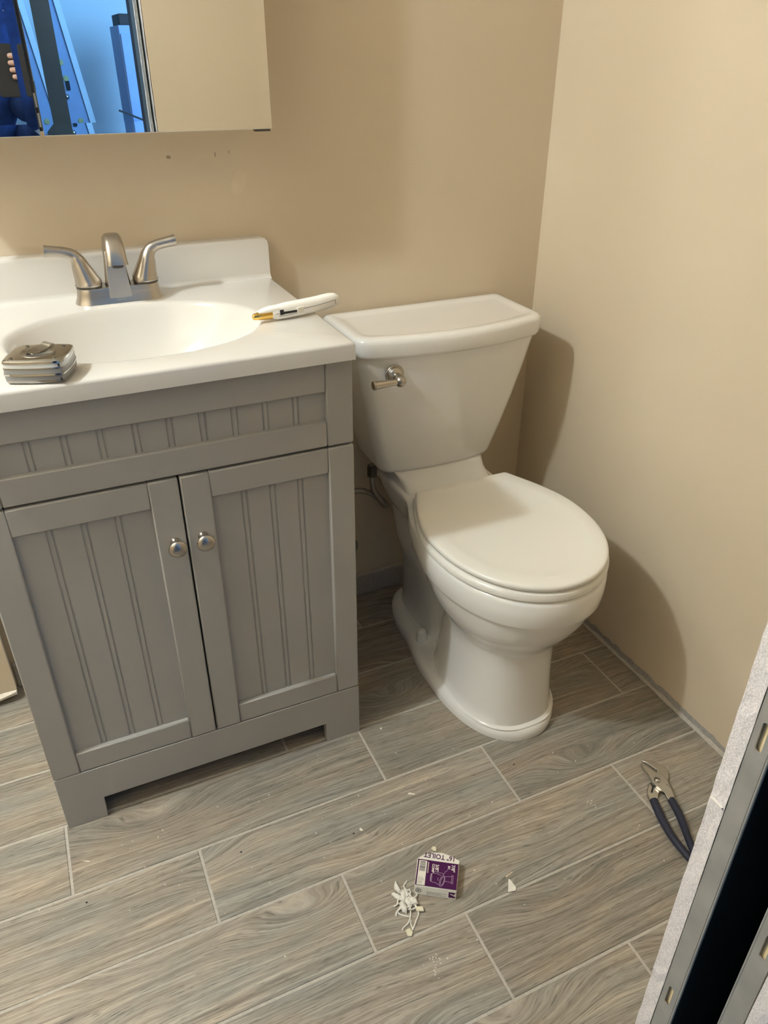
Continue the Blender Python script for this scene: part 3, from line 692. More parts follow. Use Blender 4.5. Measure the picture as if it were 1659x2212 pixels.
# tank
def tank_ring(z, w_, yb, yf, bow, r, n=7, rb=0.012):
    """plan: straight back, sides, bowed front; yf is the depth of the front at its middle"""
    out = []; yc = yf - bow
    def arc(cx, cy, rad, a0, a1): 
        for k in range(n+1):
            a = R(a0 + (a1-a0)*k/n); out.append((cx + rad*math.cos(a), -(cy + rad*math.sin(a)), z))
    arc(-w_+rb, yb+rb, rb, 270, 180)
    arc(-w_+r, yc-r, r, 180, 100)
    x0 = -w_+r - r*math.sin(R(10))
    for k in range(1, 14):
        t = -1 + 2*k/14; x = (w_-r*0.9)*t; out.append((x, -(yc + bow*(1-t*t)), z))
    arc(w_-r, yc-r, r, 80, 0)
    arc(w_-rb, yb+rb, rb, 0, -90)
    return out
bm = bmesh.new()
T = [(0.4462, 0.136, 0.030, 0.158, 0.008, 0.030), (0.4500, 0.146, 0.022, 0.170, 0.009, 0.034), (0.4600, 0.1505, 0.020, 0.1745, 0.010, 0.034), (0.530, 0.1690, 0.018, 0.1890, 0.013, 0.034), (0.600, 0.1860, 0.016, 0.2030, 0.016, 0.034), (0.670, 0.2010, 0.014, 0.2160, 0.019, 0.034), (0.720, 0.2105, 0.013, 0.2250, 0.021, 0.034), (0.7490, 0.2160, 0.012, 0.2300, 0.022, 0.034)]
loft(bm, [tank_ring(*t) for t in T]); obj('tank', bm, M['porcelain'], to, smooth=60)
bm = bmesh.new()
T = [(0.7495, 0.219, 0.012, 0.236, 0.024, 0.036), (0.7520, 0.2235, 0.009, 0.2405, 0.025, 0.038), (0.7580, 0.2255, 0.008, 0.2430, 0.025, 0.038), (0.7820, 0.2270, 0.007, 0.2450, 0.026, 0.038), (0.7890, 0.2255, 0.008, 0.2430, 0.026, 0.037), (0.7930, 0.2215, 0.011, 0.2385, 0.026, 0.035), (0.7945, 0.2150, 0.017, 0.2320, 0.026, 0.030), (0.7942, 0.2060, 0.030, 0.2230, 0.026, 0.030), (0.7915, 0.1975, 0.040, 0.2145, 0.026, 0.028), (0.7905, 0.1900, 0.047, 0.2070, 0.026, 0.026)]
loft(bm, [tank_ring(*t) for t in T]); obj('tank_lid', bm, M['porcelain'], to, smooth=60)
# flush lever
fl = bpy.data.objects.new('flush_lever', None); link(fl, to)
LX, LY, LZ = -0.145, -0.2145, 0.7130
bm = bmesh.new(); lathe(bm, [(0.0215, 0), (0.0215, 0.002), (0.0200, 0.0035), (0.0175, 0.0035), (0.0165, 0.005), (0.0165, 0.0075), (0.0135, 0.011), (0.0085, 0.0130), (0.0080, 0.030), (0.0001, 0.030)], 28, Matrix.Translation((LX, LY, LZ)) @ Matrix.Rotation(R(90), 4, 'X')); obj('escutcheon', bm, M['nickel'], fl, smooth=40)
bm = bmesh.new(); bmesh.ops.create_uvsphere(bm, u_segments=20, v_segments=12, radius=0.0120, matrix=Matrix.Translation((LX-0.001, LY-0.031, LZ-0.004))); obj('lever_ball', bm, M['nickel'], fl, smooth=60)
bm = bmesh.new(); pts = [(LX-0.006, LY-0.032, LZ-0.004), (LX-0.020, LY-0.032, LZ-0.0042), (LX-0.044, LY-0.031, LZ-0.0045), (LX-0.057, LY-0.030, LZ-0.0046), (LX-0.0585, LY-0.030, LZ-0.0046), (LX-0.062, LY-0.030, LZ-0.0046)]
tube(bm, pts, [0.0062, 0.0066, 0.0080, 0.0088, 0.0098, 0.0090], 18, up=(0, 1, 0)); obj('lever_arm', bm, M['nickel'], fl, smooth=45)

# water supply: braided hose, shut-off valve behind the vanity
hose = thing('supply_hose', 'grey braided supply hose looping from the tank to the wall behind the vanity', 'hose', (-0.487, -0.10, 0.42))
bm = bmesh.new(); pts = smoothpath([(-0.486, -0.100, 0.446), (-0.486, -0.100, 0.405), (-0.480, -0.098, 0.375), (-0.464, -0.098, 0.349), (-0.449, -0.095, 0.328), (-0.443, -0.090, 0.318), (-0.447, -0.078, 0.318), (-0.462, -0.074, 0.340), (-0.484, -0.072, 0.357), (-0.508, -0.070, 0.366), (-0.540, -0.068, 0.362), (-0.57, -0.065, 0.33), (-0.585, -0.062, 0.28), (-0.585, -0.060, 0.20)], 6)
pts = [p - Vector(hose.location) for p in pts]
tube(bm, pts, 0.0072, 12, up=(0.3, 1, 0.2)); obj('braid', bm, M['hose'], hose, smooth=60)
bm = bmesh.new(); lathe(bm, [(0.0125, 0.418-0.42), (0.0125, 0.4455-0.42), (0.009, 0.4458-0.42)], 6, Matrix.Translation((0.001, 0, 0))); obj('coupling_nut', bm, M['hinge'], hose)
valve = thing('shutoff_valve', 'dull metal shut-off valve on the back wall beside the vanity', 'valve', (-0.585, -0.0, 0.17))
bm = bmesh.new(); lathe(bm, [(0.030, 0.0006), (0.029, 0.004), (0.014, 0.009), (0.009, 0.010), (0.009, 0.055), (0.0001, 0.055)], 24, Matrix.Rotation(R(90), 4, 'X')); obj('valve_body', bm, M['chrome'], valve, smooth=40)
bm = bmesh.new(); tube(bm, [(0, -0.048, -0.012), (0, -0.048, 0.032)], 0.010, 12); tube(bm, [(0, -0.056, 0.0), (0, -0.078, 0.0)], 0.012, 8, up=(0, 0, 1)); obj('valve_stem', bm, M['chrome'], valve, smooth=40)
esc = tag(obj('pipe_escutcheon', (lambda b: (lathe(b, [(0.027, 0.0006), (0.025, 0.005), (0.012, 0.008), (0.0001, 0.008)], 24, Matrix.Rotation(R(90), 4, 'X')), b)[1])(bmesh.new()), M['hose'], smooth=40), 'small round pipe cover low on the shaded back wall', 'pipe cover'); esc.location = (-0.512, 0, 0.160)

# ------------------------------------------------------------------ mirrored medicine cabinet
MX0, MX1, MZ0, MZ1, MY = -1.288, -0.6848, 1.1742, 1.84, -0.120
mc = thing('medicine_cabinet', 'wall mounted medicine cabinet with frameless mirror doors above the sink', 'cabinet', ((MX0+MX1)/2, 0, MZ0))
MO = Vector(mc.location)
bm = bmesh.new(); box(bm, MX0+0.006-MO.x, MX1-0.006-MO.x, -0.112, -0.001, 0.004, MZ1-MZ0-0.004); obj('cabinet_body', bm, M['cabwhite'], mc, bevel=0.001)
def mirror_door(x0, x1, ang, hinge_left):
    wd = x1-x0; h = MZ1-MZ0; e = 0.0165; dep = -0.00042
    d = bpy.data.objects.new('mirror_door', None); link(d, mc)
    d.location = ((x0 if hinge_left else x1)-MO.x, MY, 0); d.rotation_euler = (0, 0, R(ang))
    o0 = 0 if hinge_left else -wd
    bm = bmesh.new()
    outer = [bm.verts.new(p) for p in ((o0, dep, 0), (o0+wd, dep, 0), (o0+wd, dep, h), (o0, dep, h))]
    inner = [bm.verts.new(p) for p in ((o0+e, 0, e), (o0+wd-e, 0, e), (o0+wd-e, 0, h-e), (o0+e, 0, h-e))]
    bm.faces.new(inner)
    for i in range(4): j = (i+1) % 4; bm.faces.new((outer[i], outer[j], inner[j], inner[i]))
    g = obj('mirror_glass', bm, M['mirror'], d)
    bm = bmesh.new(); box(bm, o0+0.0004, o0+wd-0.0004, 0.0003, 0.0048, -0.0012, h); obj('door_back', bm, M['mirroredge'], d)
mirror_door(MX0, -1.0705, -0.25, True); mirror_door(-1.0640, MX1, 0.0, False)
bm = bmesh.new(); box(bm, -0.715-MO.x, -0.6875-MO.x, -0.1192, -0.105, -0.0050, -0.0013); obj('hinge', bm, M['hinge'], mc)
bm = bmesh.new(); box(bm, -1.0695-MO.x, -1.0650-MO.x, -0.1148, -0.1122, 0.006, MZ1-MZ0-0.01); obj('door_gap_shade_strip', bm, M['black'], mc)  # black strip stands in for the shade between the doors
for zz in (0.012, 0.04, 0.40):
    bm = bmesh.new(); box(bm, -1.0688-MO.x, -1.0656-MO.x, -0.1165, -0.1148, zz, zz+0.020); obj('hinge', bm, M['steel'], mc)

# ------------------------------------------------------------------ marks and a painted highlight on the back wall
def wallmark(x, z, w_, h, m, label, cat, seed, name):
    rnd = random.Random(seed); bm = bmesh.new(); n = 26
    pts = [(w_/2*math.cos(2*PI*k/n)*rnd.uniform(0.9, 1.06), h/2*math.sin(2*PI*k/n)*rnd.uniform(0.9, 1.06)) for k in range(n)]
    loft(bm, [[(a, -0.0001, b) for a, b in pts], [(a*0.9, -0.0005, b*0.9) for a, b in pts]])
    o = obj(name, bm, m); o.location = (x, 0, z); return tag(o, label, cat)
wallmark(-0.852, 1.122, 0.009, 0.006, M['scuff'], 'small grey smudge on the wall under the mirror', 'scuff', 1, 'wall_scuff')
wallmark(-0.764, 1.123, 0.0022, 0.010, M['scuff'], 'longer of two short pencil ticks on the wall under the mirror', 'pencil mark', 2, 'pencil_tick')
wallmark(-0.737, 1.126, 0.0018, 0.006, M['scuff'], 'shorter pencil tick on the wall, nearer the mirror corner', 'pencil mark', 3, 'pencil_tick')
o = wallmark(-0.7225, 1.072, 0.030, 0.046, M['highlight_sliver'], 'pale highlight painted on the wall below the mirror corner', 'patch', 4, 'painted_highlight'); o.rotation_euler = (0, R(20), 0)  # glossy highlight on the wall, put into a paler colour patch

# ------------------------------------------------------------------ pliers on the floor by the door
pl = thing('slip_joint_pliers', 'groove joint pliers with navy dipped handles on the tiles by the door', 'pliers', (-0.1819, -0.8545, 0))
PO = Vector((-0.1819, -0.8545))
A1 = [(-0.1842,-0.8079),(-0.188,-0.8171),(-0.1893,-0.8335),(-0.1952,-0.8549),(-0.1935,-0.869),(-0.1907,-0.8849),(-0.1943,-0.8998),(-0.181,-0.9051),(-0.1694,-0.8799),(-0.163,-0.8635),(-0.1625,-0.8501),(-0.1648,-0.843),(-0.1715,-0.8377),(-0.1737,-0.8330),(-0.1720,-0.8305),(-0.1748,-0.8285),(-0.1728,-0.8262),(-0.1758,-0.8240),(-0.1738,-0.8215),(-0.1768,-0.8190),(-0.1755,-0.8165),(-0.1785,-0.8140),(-0.1778,-0.8068)]
A2 = [(-0.1718,-0.7988),(-0.1669,-0.7962),(-0.158,-0.801),(-0.1478,-0.8128),(-0.1418,-0.8242),(-0.1409,-0.8347),(-0.1412,-0.8431),(-0.149,-0.8534),(-0.1579,-0.86),(-0.1765,-0.868),(-0.1901,-0.8737),(-0.2,-0.8794),(-0.2098,-0.8894),(-0.2251,-0.8846),(-0.2197,-0.8691),(-0.2126,-0.8606),(-0.2002,-0.8514),(-0.1929,-0.8487),(-0.1912,-0.8525),(-0.1804,-0.8483),(-0.1718,-0.8401),(-0.1590,-0.8289),(-0.1622,-0.8262),(-0.1604,-0.8235),(-0.1636,-0.8205),(-0.1620,-0.8175),(-0.1652,-0.8150),(-0.1640,-0.8120),(-0.1668,-0.8095),(-0.1660,-0.8060)]
def plate(name, poly, z0, z1, m, parent, bev=0.0012):
    bm = bmesh.new(); prism(bm, [(x-PO.x, y-PO.y) for x, y in poly], z0, z1); return obj(name, bm, m, parent, bevel=bev)
arm = plate('upper_arm', A1, 0.0082, 0.0150, M['chrome'], pl)
arm2 = plate('lower_arm', A2, 0.0012, 0.0080, M['chrome'], pl)
bm = bmesh.new(); prism(bm, [(x-PO.x, y-PO.y) for x, y in ((-0.1964,-0.8582),(-0.1940,-0.8605),(-0.2080,-0.8715),(-0.2105,-0.8690))], 0.0078, 0.0083); obj('adjusting_slot', bm, M['black'], arm2)
bm = bmesh.new(); lathe(bm, [(0.0068, 0.0148), (0.0066, 0.0165), (0.0050, 0.0182), (0.0020, 0.0188), (0.0001, 0.0188)], 20); obj('pivot_bolt', bm, M['chrome'], pl, smooth=40)
bm = bmesh.new(); box(bm, -0.0008, 0.0008, -0.0042, 0.0042, 0.0180, 0.0192); obj('bolt_slot', bm, M['ink'], pl, ).rotation_euler = (0, 0, 0.6)
bm = bmesh.new()
for k, (a, b) in enumerate(((0, 0), (0.0012, -0.0018), (0.0020, -0.0040), (0.0030, -0.0058))): box(bm, 0.008+a, 0.0112+a, -0.018+b*2, -0.0172+b*2, 0.0149, 0.0152)
obj('stamped_mark', bm, M['ink'], pl)
def grip(name, pts, zc, r):
    bm = bmesh.new(); p = smoothpath([(x-PO.x, y-PO.y, zc) for x, y in pts], 5)
    tube(bm, p, interp([r*0.98, r*1.02, r*0.95, r*0.9, r*0.85, r*0.7], len(p)), 14, up=(0, 0, 1), flat=[(1.0, 0.95)]*len(p)); obj(name, bm, M['navy'], pl, smooth=60)['label'] = 'navy dipped handle grip'
grip('handle_grip', [(-0.1862,-0.9000),(-0.1946,-0.9295),(-0.2079,-0.9601),(-0.2193,-0.9838),(-0.2279,-1.0028),(-0.2355,-1.0210)], 0.0093, 0.0078)
grip('handle_grip', [(-0.2185,-0.8865),(-0.231,-0.9193),(-0.2413,-0.955),(-0.2454,-0.9829),(-0.2466,-1.0112),(-0.2475,-1.0290)], 0.0084, 0.0082)

# ------------------------------------------------------------------ empty supply-line package
# local frame: x along the long edge away to the right, y away from the viewer
pk = thing('hose_package', 'small purple and white card package for a toilet supply hose on the floor', 'package', (-0.7385, -0.8600, 0.0006), (0, 0, R(-33.3)))
pkw, pkd, pkh = 0.0745, 0.0510, 0.0215
bm = bmesh.new()
v = [bm.verts.new(p) for p in ((0,-0.004,0),(pkw,-0.004,0),(pkw,pkd,0),(0,pkd,0),(0.0,0.0,pkh-0.0025),(pkw,0,pkh-0.0015),(pkw+0.001,pkd,pkh),(-0.001,pkd-0.002,pkh+0.001))]
for f in ((0,3,2,1),(4,5,6,7),(0,1,5,4),(1,2,6,5),(2,3,7,6),(3,0,4,7)): bm.faces.new([v[i] for i in f])
obj('carton', bm, M['card'], pk, bevel=0.0008)
def topz(x, y): return pkh - 0.0017 + 0.0022*(y/pkd) + 0.0011
def patch(name, x0, x1, y0, y1, m, lift=0.0002, parent=pk):
    bm = bmesh.new(); nn = 4; t = 0.00015
    rows = [[bm.verts.new((x0+(x1-x0)*i/nn, y, topz(0, y)+lift)) for i in range(nn+1)] for y in (y0, (y0+y1)/2, y1)]
    for a, b in zip(rows, rows[1:]):
        for i in range(nn): bm.faces.new((a[i], a[i+1], b[i+1], b[i]))
    return obj(name, bm, m, parent)
patch('purple_panel', 0.0005, pkw-0.0005, 0.0006, pkd-0.0008, M['purple'])
patch('barcode_panel', 0.0030, 0.0175, 0.0010, pkd-0.003, M['card'], 0.0004)
bm = bmesh.new(); y = 0.0275; k = 0; rnd = random.Random(9)
while y < 0.0455:
    t = rnd.choice((0.0005, 0.0008, 0.0012)); z = topz(0, y) + 0.0006
    bm.faces.new([bm.verts.new(p) for p in ((0.0050, y, z), (0.0150, y, z), (0.0150, y+t, z), (0.0050, y+t, z))]); y += t + rnd.choice((0.0005, 0.0009))
obj('barcode', bm, M['ink'], pk)
bm = bmesh.new()
for c in range(5):
    x = 0.0045 + c*0.0022; z = topz(0, 0.012) + 0.0006
    for (a, b) in ((0.003, 0.009), (0.0095, 0.014), (0.0145, 0.019)):
        if rnd.random() < 0.8: bm.faces.new([bm.verts.new(p) for p in ((x, a, z), (x+0.0008, a, z), (x+0.0008, b, z), (x, b, z))])
obj('small_print', bm, M['mortar'], pk)
def text(body, size, loc, xdir, ydir, m, parent=pk, name='lettering', bold=0.0):
    cu = bpy.data.curves.new(name, 'FONT'); cu.body = body; cu.size = size; cu.align_x = 'LEFT'; cu.offset = bold; cu.resolution_u = 3
    tmp = bpy.data.objects.new('tmp', cu); COL.objects.link(tmp); me = bpy.data.meshes.new_from_object(tmp)
    bpy.data.objects.remove(tmp); bpy.data.curves.remove(cu)
    me.name = name; me.materials.clear(); me.materials.append(m)
    o = bpy.data.objects.new(name, me); link(o, parent)
    X = Vector(xdir).normalized(); Y = Vector(ydir).normalized(); Z = X.cross(Y)
    o.matrix_local = Matrix(((X.x, Y.x, Z.x, loc[0]), (X.y, Y.y, Z.y, loc[1]), (X.z, Y.z, Z.z, loc[2]), (0, 0, 0, 1)))
    return o
sl = 0.0022/pkd
def T(body, size, x, y, m=None, bold=0.0002): return text(body, size, (x, y, topz(0, y)+0.0006), (0, -1, -sl), (1, 0, 0), m or M['card'], bold=bold)
T('3/8"', 0.0085, 0.0335, 0.0440); T('COMP', 0.0060, 0.0275, 0.0440); T('7/8"', 0.0085, 0.0625, 0.0470); T('BC', 0.0055, 0.0560, 0.0440)
text('TOILET HOSE', 0.0, (0, 0, -1), (0, -1, 0), (1, 0, 0), M['card']) if False else None
bm = bmesh.new(); z = lambda y: topz(0, y) + 0.0007      # dotted caption strip beside the barcode
for i in range(9):
    y = 0.046 - i*0.0024
    bm.faces.new([bm.verts.new(p) for p in ((0.0195, y, z(y)), (0.0212, y, z(y)), (0.0212, y-0.0017, z(y)), (0.0195, y-0.0017, z(y)))])
obj('small_print', bm, M['cream'], pk)
# line drawing of a toilet and hose, lying on its side
def line(pts, wdt=0.0005):
    bm = bmesh.new(); 
    for a, b in zip(pts, pts[1:]):
        a, b = Vector(a), Vector(b); n = Vector((-(b-a).y, (b-a).x)).normalized()*wdt/2
        q = [a+n, b+n, b-n, a-n]; bm.faces.new([bm.verts.new((p.x, p.y, z(p.y))) for p in q])
    return bm
def el(cx, cy, a, b, n=18, rot=0.0, t0=0, t1=2*PI):
    return [(cx + a*math.cos(t)*math.cos(rot) - b*math.sin(t)*math.sin(rot), cy + a*math.cos(t)*math.sin(rot) + b*math.sin(t)*math.cos(rot)) for t in [t0+(t1-t0)*k/n for k in range(n+1)]]
art = bmesh.new()
for pts in (el(0.0475, 0.0135, 0.0042, 0.0105, rot=-0.2), el(0.0480, 0.0138, 0.0026, 0.0080, rot=-0.2), [(0.045, 0.0235), (0.036, 0.0265), (0.030, 0.0260), (0.0275, 0.0235), (0.0270, 0.0120), (0.029, 0.0095), (0.037, 0.0085), (0.0440, 0.0045)],
            el(0.0275, 0.0175, 0.0012, 0.0075), [(0.0515, 0.0225), (0.0640, 0.0245), (0.0640, 0.0130), (0.0520, 0.0140)], [(0.0640, 0.0265), (0.0665, 0.0265), (0.0665, 0.0110), (0.0640, 0.0110), (0.0640, 0.0265)],
            [(0.0345, 0.0300), (0.0400, 0.0280), (0.0460, 0.0285), (0.0490, 0.0260), (0.0500, 0.0230)], [(0.0490, 0.0265), (0.0520, 0.0320), (0.0560, 0.0355)], [(0.0340, 0.0365), (0.0345, 0.0300), (0.0330, 0.0290)], [(0.0395, 0.0190), (0.0400, 0.0130)]):
    b2 = line(pts); me_ = bpy.data.meshes.new('t'); b2.to_mesh(me_); b2.free(); art.from_mesh(me_); bpy.data.meshes.remove(me_)
obj('toilet_line_drawing', art, M['cardline'], pk)
# raised back flap with the size
fa_ = 0.52
bm = bmesh.new(); fp = [(0.0, 0.0), (pkw+0.001, 0.0), (pkw+0.002, 0.006), (0.060, 0.0125), (0.044, 0.0155), (0.026, 0.0140), (0.010, 0.0075)]
loft(bm, [[(x, y, 0) for x, y in fp], [(x, y, 0.0005) for x, y in fp]])
flap = obj('raised_flap', bm, M['card'], pk); flap.location = (-0.001, pkd-0.0005, pkh+0.0010); flap.rotation_euler = (R(20), 0, 0)
text('16" TOILET', 0.0118, (0.0690, 0.0115, 0.0007), (-1, 0.02, 0), (-0.02, -1, 0), M['purple'], flap, bold=0.00025)
# front face: white with a purple square 7, emblem and lines
fz = Vector((0, -0.004, 0)); fdir = Vector((0, 0.004, pkh-0.003)).normalized()
def FP(x, s): p = Vector((x, -0.0043, 0.0006)) + fdir*s; return p
def fquad(bm, x0, x1, s0, s1): bm.faces.new([bm.verts.new(FP(x, s)) for x, s in ((x0, s0), (x1, s0), (x1, s1), (x0, s1))])
bm = bmesh.new(); fquad(bm, 0.0610, 0.0730, 0.0030, 0.0150); obj('purple_square', bm, M['purple'], pk)
o = text('7', 0.0125, FP(0.0640, 0.0130) + Vector((0, -0.0003, 0)), -fdir, (1, 0, 0), M['card'], bold=0.0003)
bm = bmesh.new()
for r_, s0 in enumerate((0.0035, 0.0060, 0.0085)): 
    x = 0.022
    while x < 0.055 - 0.010*(r_ % 2):
        t = rnd.uniform(0.001, 0.004); p0 = [FP(xx, s) + Vector((0, -0.0002, 0)) for xx, s in ((x, s0), (x+t, s0), (x+t, s0+0.0011), (x, s0+0.0011))]; bm.faces.new([bm.verts.new(p) for p in p0]); x += t + 0.0008
obj('small_print', bm, M['mortar'], pk)
bm = bmesh.new(); n = 20
for k in range(n):
    a0, a1 = 2*PI*k/n, 2*PI*(k+1)/n
    bm.faces.new([bm.verts.new(FP(0.0070 + r_*math.cos(a), 0.0095 + r_*math.sin(a)) + Vector((0, -0.0002, 0))) for r_, a in ((0.0050, a0), (0.0050, a1), (0.0042, a1), (0.0042, a0))])
for dx in (-0.0018, -0.0004, 0.0010): bm.faces.new([bm.verts.new(FP(0.0070+x, s) + Vector((0, -0.0002, 0))) for x, s in ((dx, 0.0075), (dx+0.0008, 0.0075), (dx+0.0008, 0.0115), (dx, 0.0115))])
obj('round_emblem', bm, M['ink'], pk)

# ------------------------------------------------------------------ scraps on the floor
cs = thing('caulk_scraps', 'shredded white caulk scraps heaped against the open end of the package', 'scrap', (-0.752, -0.872, 0))
rnd = random.Random(12)
for i in range(9):
    bm = bmesh.new(); cx, cy = rnd.uniform(-0.018, 0.010), rnd.uniform(-0.020, 0.032); a = rnd.uniform(1.0, 2.2)
    if cx > 0.002 and cy > 0.005: cx -= 0.012
    bmesh.ops.create_icosphere(bm, subdivisions=2, radius=1.0)
    sx, sy, sz = rnd.uniform(0.007, 0.013), rnd.uniform(0.0035, 0.006), rnd.uniform(0.003, 0.006)
    for v in bm.verts:
        k = 1 + rnd.uniform(-0.28, 0.28); v.co = Vector((v.co.x*sx*k, v.co.y*sy*k, v.co.z*sz*k + sz*0.9))
    o = obj('caulk_lump', bm, M['caulk'], cs, smooth=70); o.location = (cx, cy, 0.0003); o.rotation_euler = (0, 0, a)
for pts in ([(-0.012, 0.0, 0.004), (-0.022, -0.004, 0.002), (-0.030, -0.012, 0.0015), (-0.022, -0.022, 0.0015), (-0.014, -0.027, 0.002)], [(-0.006, -0.010, 0.004), (-0.012, -0.025, 0.002), (-0.022, -0.036, 0.0015), (-0.033, -0.040, 0.0015), (-0.037, -0.044, 0.0015)],
            [(0.003, -0.012, 0.004), (0.002, -0.028, 0.002), (-0.008, -0.038, 0.0015), (-0.016, -0.046, 0.0015), (-0.021, -0.050, 0.0015)], [(-0.010, 0.018, 0.004), (-0.016, 0.030, 0.003), (-0.009, 0.042, 0.003)], [(-0.016, 0.012, 0.003), (-0.022, 0.024, 0.002), (-0.026, 0.022, 0.0015)]):
    bm = bmesh.new(); p = smoothpath(pts, 5); tube(bm, p, [0.0012 + 0.0006*rnd.random() for _ in p], 6, up=(0.1, 0, 1)); obj('caulk_strand', bm, M['caulk'], cs, smooth=60)
for i in range(11):
    x, y, a = rnd.uniform(-0.016, 0.006), rnd.uniform(-0.020, 0.026), rnd.uniform(0, 6.28); pts = []
    for k in range(5): pts.append((x, y, max(0.0012, rnd.uniform(0.003, 0.009)*(1-k/5)))); x += 0.0065*math.cos(a); y += 0.0065*math.sin(a); a += rnd.uniform(-0.9, 0.9)
    bm = bmesh.new(); p = smoothpath(pts, 4); tube(bm, p, [0.0010 + 0.0009*rnd.random() for _ in p], 6, up=(0.1, 0, 1)); obj('caulk_strand', bm, M['caulk'], cs, smooth=60)
bm = bmesh.new(); prism(bm, [(0.002, -0.017), (0.013, -0.022), (0.011, -0.030), (-0.001, -0.024)], 0.004, 0.0065); obj('yellow_chip', bm, M['cream'], cs)
def chip(x, y, poly, h, m, label, cat='chip', name='paint_chip', rot=0):
    bm = bmesh.new(); prism(bm, poly, 0.0003, h); o = obj(name, bm, m, bevel=0.0003, seg=1); o.location = (x, y, 0); o.rotation_euler = (0, 0, rot); return tag(o, label, cat)
chip(-0.6665, -0.7990, [(-0.005, 0.003), (0.0, 0.0055), (0.005, 0.002), (0.001, -0.006), (-0.003, -0.003)], 0.0028, M['cream'], 'cream coloured chip on the floor just behind the package')
chip(-0.5765, -0.9230, [(-0.0095, -0.007), (0.0040, -0.0105), (0.0085, -0.0055), (0.0070, 0.012), (0.0045, 0.0145), (0.001, 0.009)], 0.0016, M['dust'], 'white triangular paper chip lying on the grout line right of the package')
chip(-0.5655, -0.9010, [(-0.009, -0.002), (0.008, -0.0005), (0.009, 0.0015), (-0.008, 0.0006)], 0.0008, M['highlight_sliver'], 'thin beige sliver on the tile just behind the triangular chip', rot=0.15)
chip(-0.6500, -0.6690, [(-0.008, 0.003), (-0.003, 0.0055), (0.003, 0.001), (0.007, -0.005), (0.001, -0.002)], 0.0015, M['dust'], 'white curled flake on the tile between package and toilet')
chip(-0.7800, -0.9240, [(-0.005, -0.004), (0.001, -0.0075), (0.006, -0.002), (0.004, 0.007), (-0.004, 0.006)], 0.0030, M['cream'], 'oval beige chip on the floor in front of the package')
o = chip(-0.7720, -0.9130, [(-0.001, -0.010), (0.001, -0.010), (0.0025, 0.002), (0.006, 0.010), (0.004, 0.0105), (0.0005, 0.003)], 0.0016, M['caulk'], 'thin white caulk thread beside the oval beige chip', 'scrap', 'caulk_thread')
chip(-1.2680, -0.5520, [(-0.008, 0.002), (0.004, -0.0035), (0.008, -0.0065), (0.005, -0.0065), (-0.004, -0.0005)], 0.0012, M['dust'], 'pale splinter on the tile below the left vanity foot', name='splinter')
chip(-0.7760, -0.7030, [(-0.003, 0.0), (0.0, 0.005), (0.0025, 0.001), (0.0035, -0.004), (-0.001, -0.003)], 0.0015, M['dust'], 'small white crumb on the tile in front of the vanity')
chip(-0.6350, -0.4830, [(-0.003, -0.002), (0.001, -0.003), (0.003, 0.001), (-0.001, 0.003)], 0.0020, M['dust'], 'round white crumb on the tile between vanity and toilet')
bm = bmesh.new(); rnd = random.Random(31)
clusters = [(-0.7650, -0.8120, 0.016, 16), (-0.7570, -0.9850, 0.012, 16), (-0.7700, -0.9990, 0.008, 8), (-0.3300, -0.8350, 0.012, 8), (-0.60, -0.80, 0.45, 45), (-1.20, -0.58, 0.16, 24), (-0.88, -0.62, 0.2, 18), (-0.20, -0.80, 0.10, 10)]
def crumbs(n_mat, frac, seed, name, label, cat):
    rnd = random.Random(seed); bm = bmesh.new()
    for cx, cy, sp, n in clusters:
        for i in range(int(n*frac)):
            x, y = cx + rnd.gauss(0, sp*0.5), cy + rnd.gauss(0, sp*0.5)
            if x > -0.01 or y < -1.28 or y > -0.12: continue
            if XL-0.005 < x < XR+0.005 and y > YV-0.006: continue
            if -0.5 < x < -0.17 and y > -0.67: continue
            if -0.78 < x < -0.63 and -0.94 < y < -0.80: continue
            if -0.26 < x < -0.13 and y < -0.78: continue
            s = rnd.uniform(0.0005, 0.0016); bmesh.ops.create_icosphere(bm, subdivisions=1, radius=s, matrix=Matrix.Translation((x, y, s*0.8)))
    o = obj(name, bm, n_mat); o['kind'] = 'stuff'; return tag(o, label, cat)
crumbs(M['dust'], 1.15, 31, 'plaster_dust', 'white plaster crumbs scattered over the floor tiles', 'dust')
for gx, gy, lab in ((-0.792, -0.705, 'dark speck beside the small white crumb in front of the vanity'), (-1.275, -0.640, 'dark speck on the tile below the left vanity foot'), (-1.000, -0.655, 'lone dark speck on the tile in front of the vanity middle'), (-0.420, -0.690, 'dark speck on the tile just in front of the toilet foot')):
    bm = bmesh.new(); bmesh.ops.create_icosphere(bm, subdivisions=1, radius=0.0016, matrix=Matrix.Diagonal((1.5, 1, 0.6, 1))); o = obj('dark_speck', bm, M['grit'], smooth=60); o.location = (gx, gy, 0.0009)
    tag(o, lab, 'grit', 'dark grit specks on the floor tiles')

# ------------------------------------------------------------------ things in the hall, seen in the mirror
o = tag(mbox('hall_post', (-0.938, -0.842, -2.56, -2.48, -0.004, CEIL), M['darkpost']), 'wide dark grey post in the hall reflected in the mirror near its seam', 'post')
o = tag(mbox('hall_post', (-0.535, -0.492, -2.56, -2.48, -0.004, CEIL), M['darkpost']), 'slimmer dark grey post in the hall, reflected next to the door jamb', 'post')
lb = thing('leaning_board', 'pale board leaning against the hall wall, reflected in the mirror', 'board', (-0.70, -3.45, 0))
bm = bmesh.new(); V_ = [(-0.790, 1.70), (-0.730, 1.70), (-0.585, 0.0), (-0.645, 0.0)]
def lean(pts, y0, y1): 
    bm = bmesh.new(); loft(bm, [[(x+0.70, y0, z) for x, z in pts], [(x+0.70, y1, z) for x, z in pts]]); return bm
def brd(x0, x1): return [(x0+0.236, -0.0), (x1+0.236, -0.0), (x1, 1.70), (x0, 1.70)]
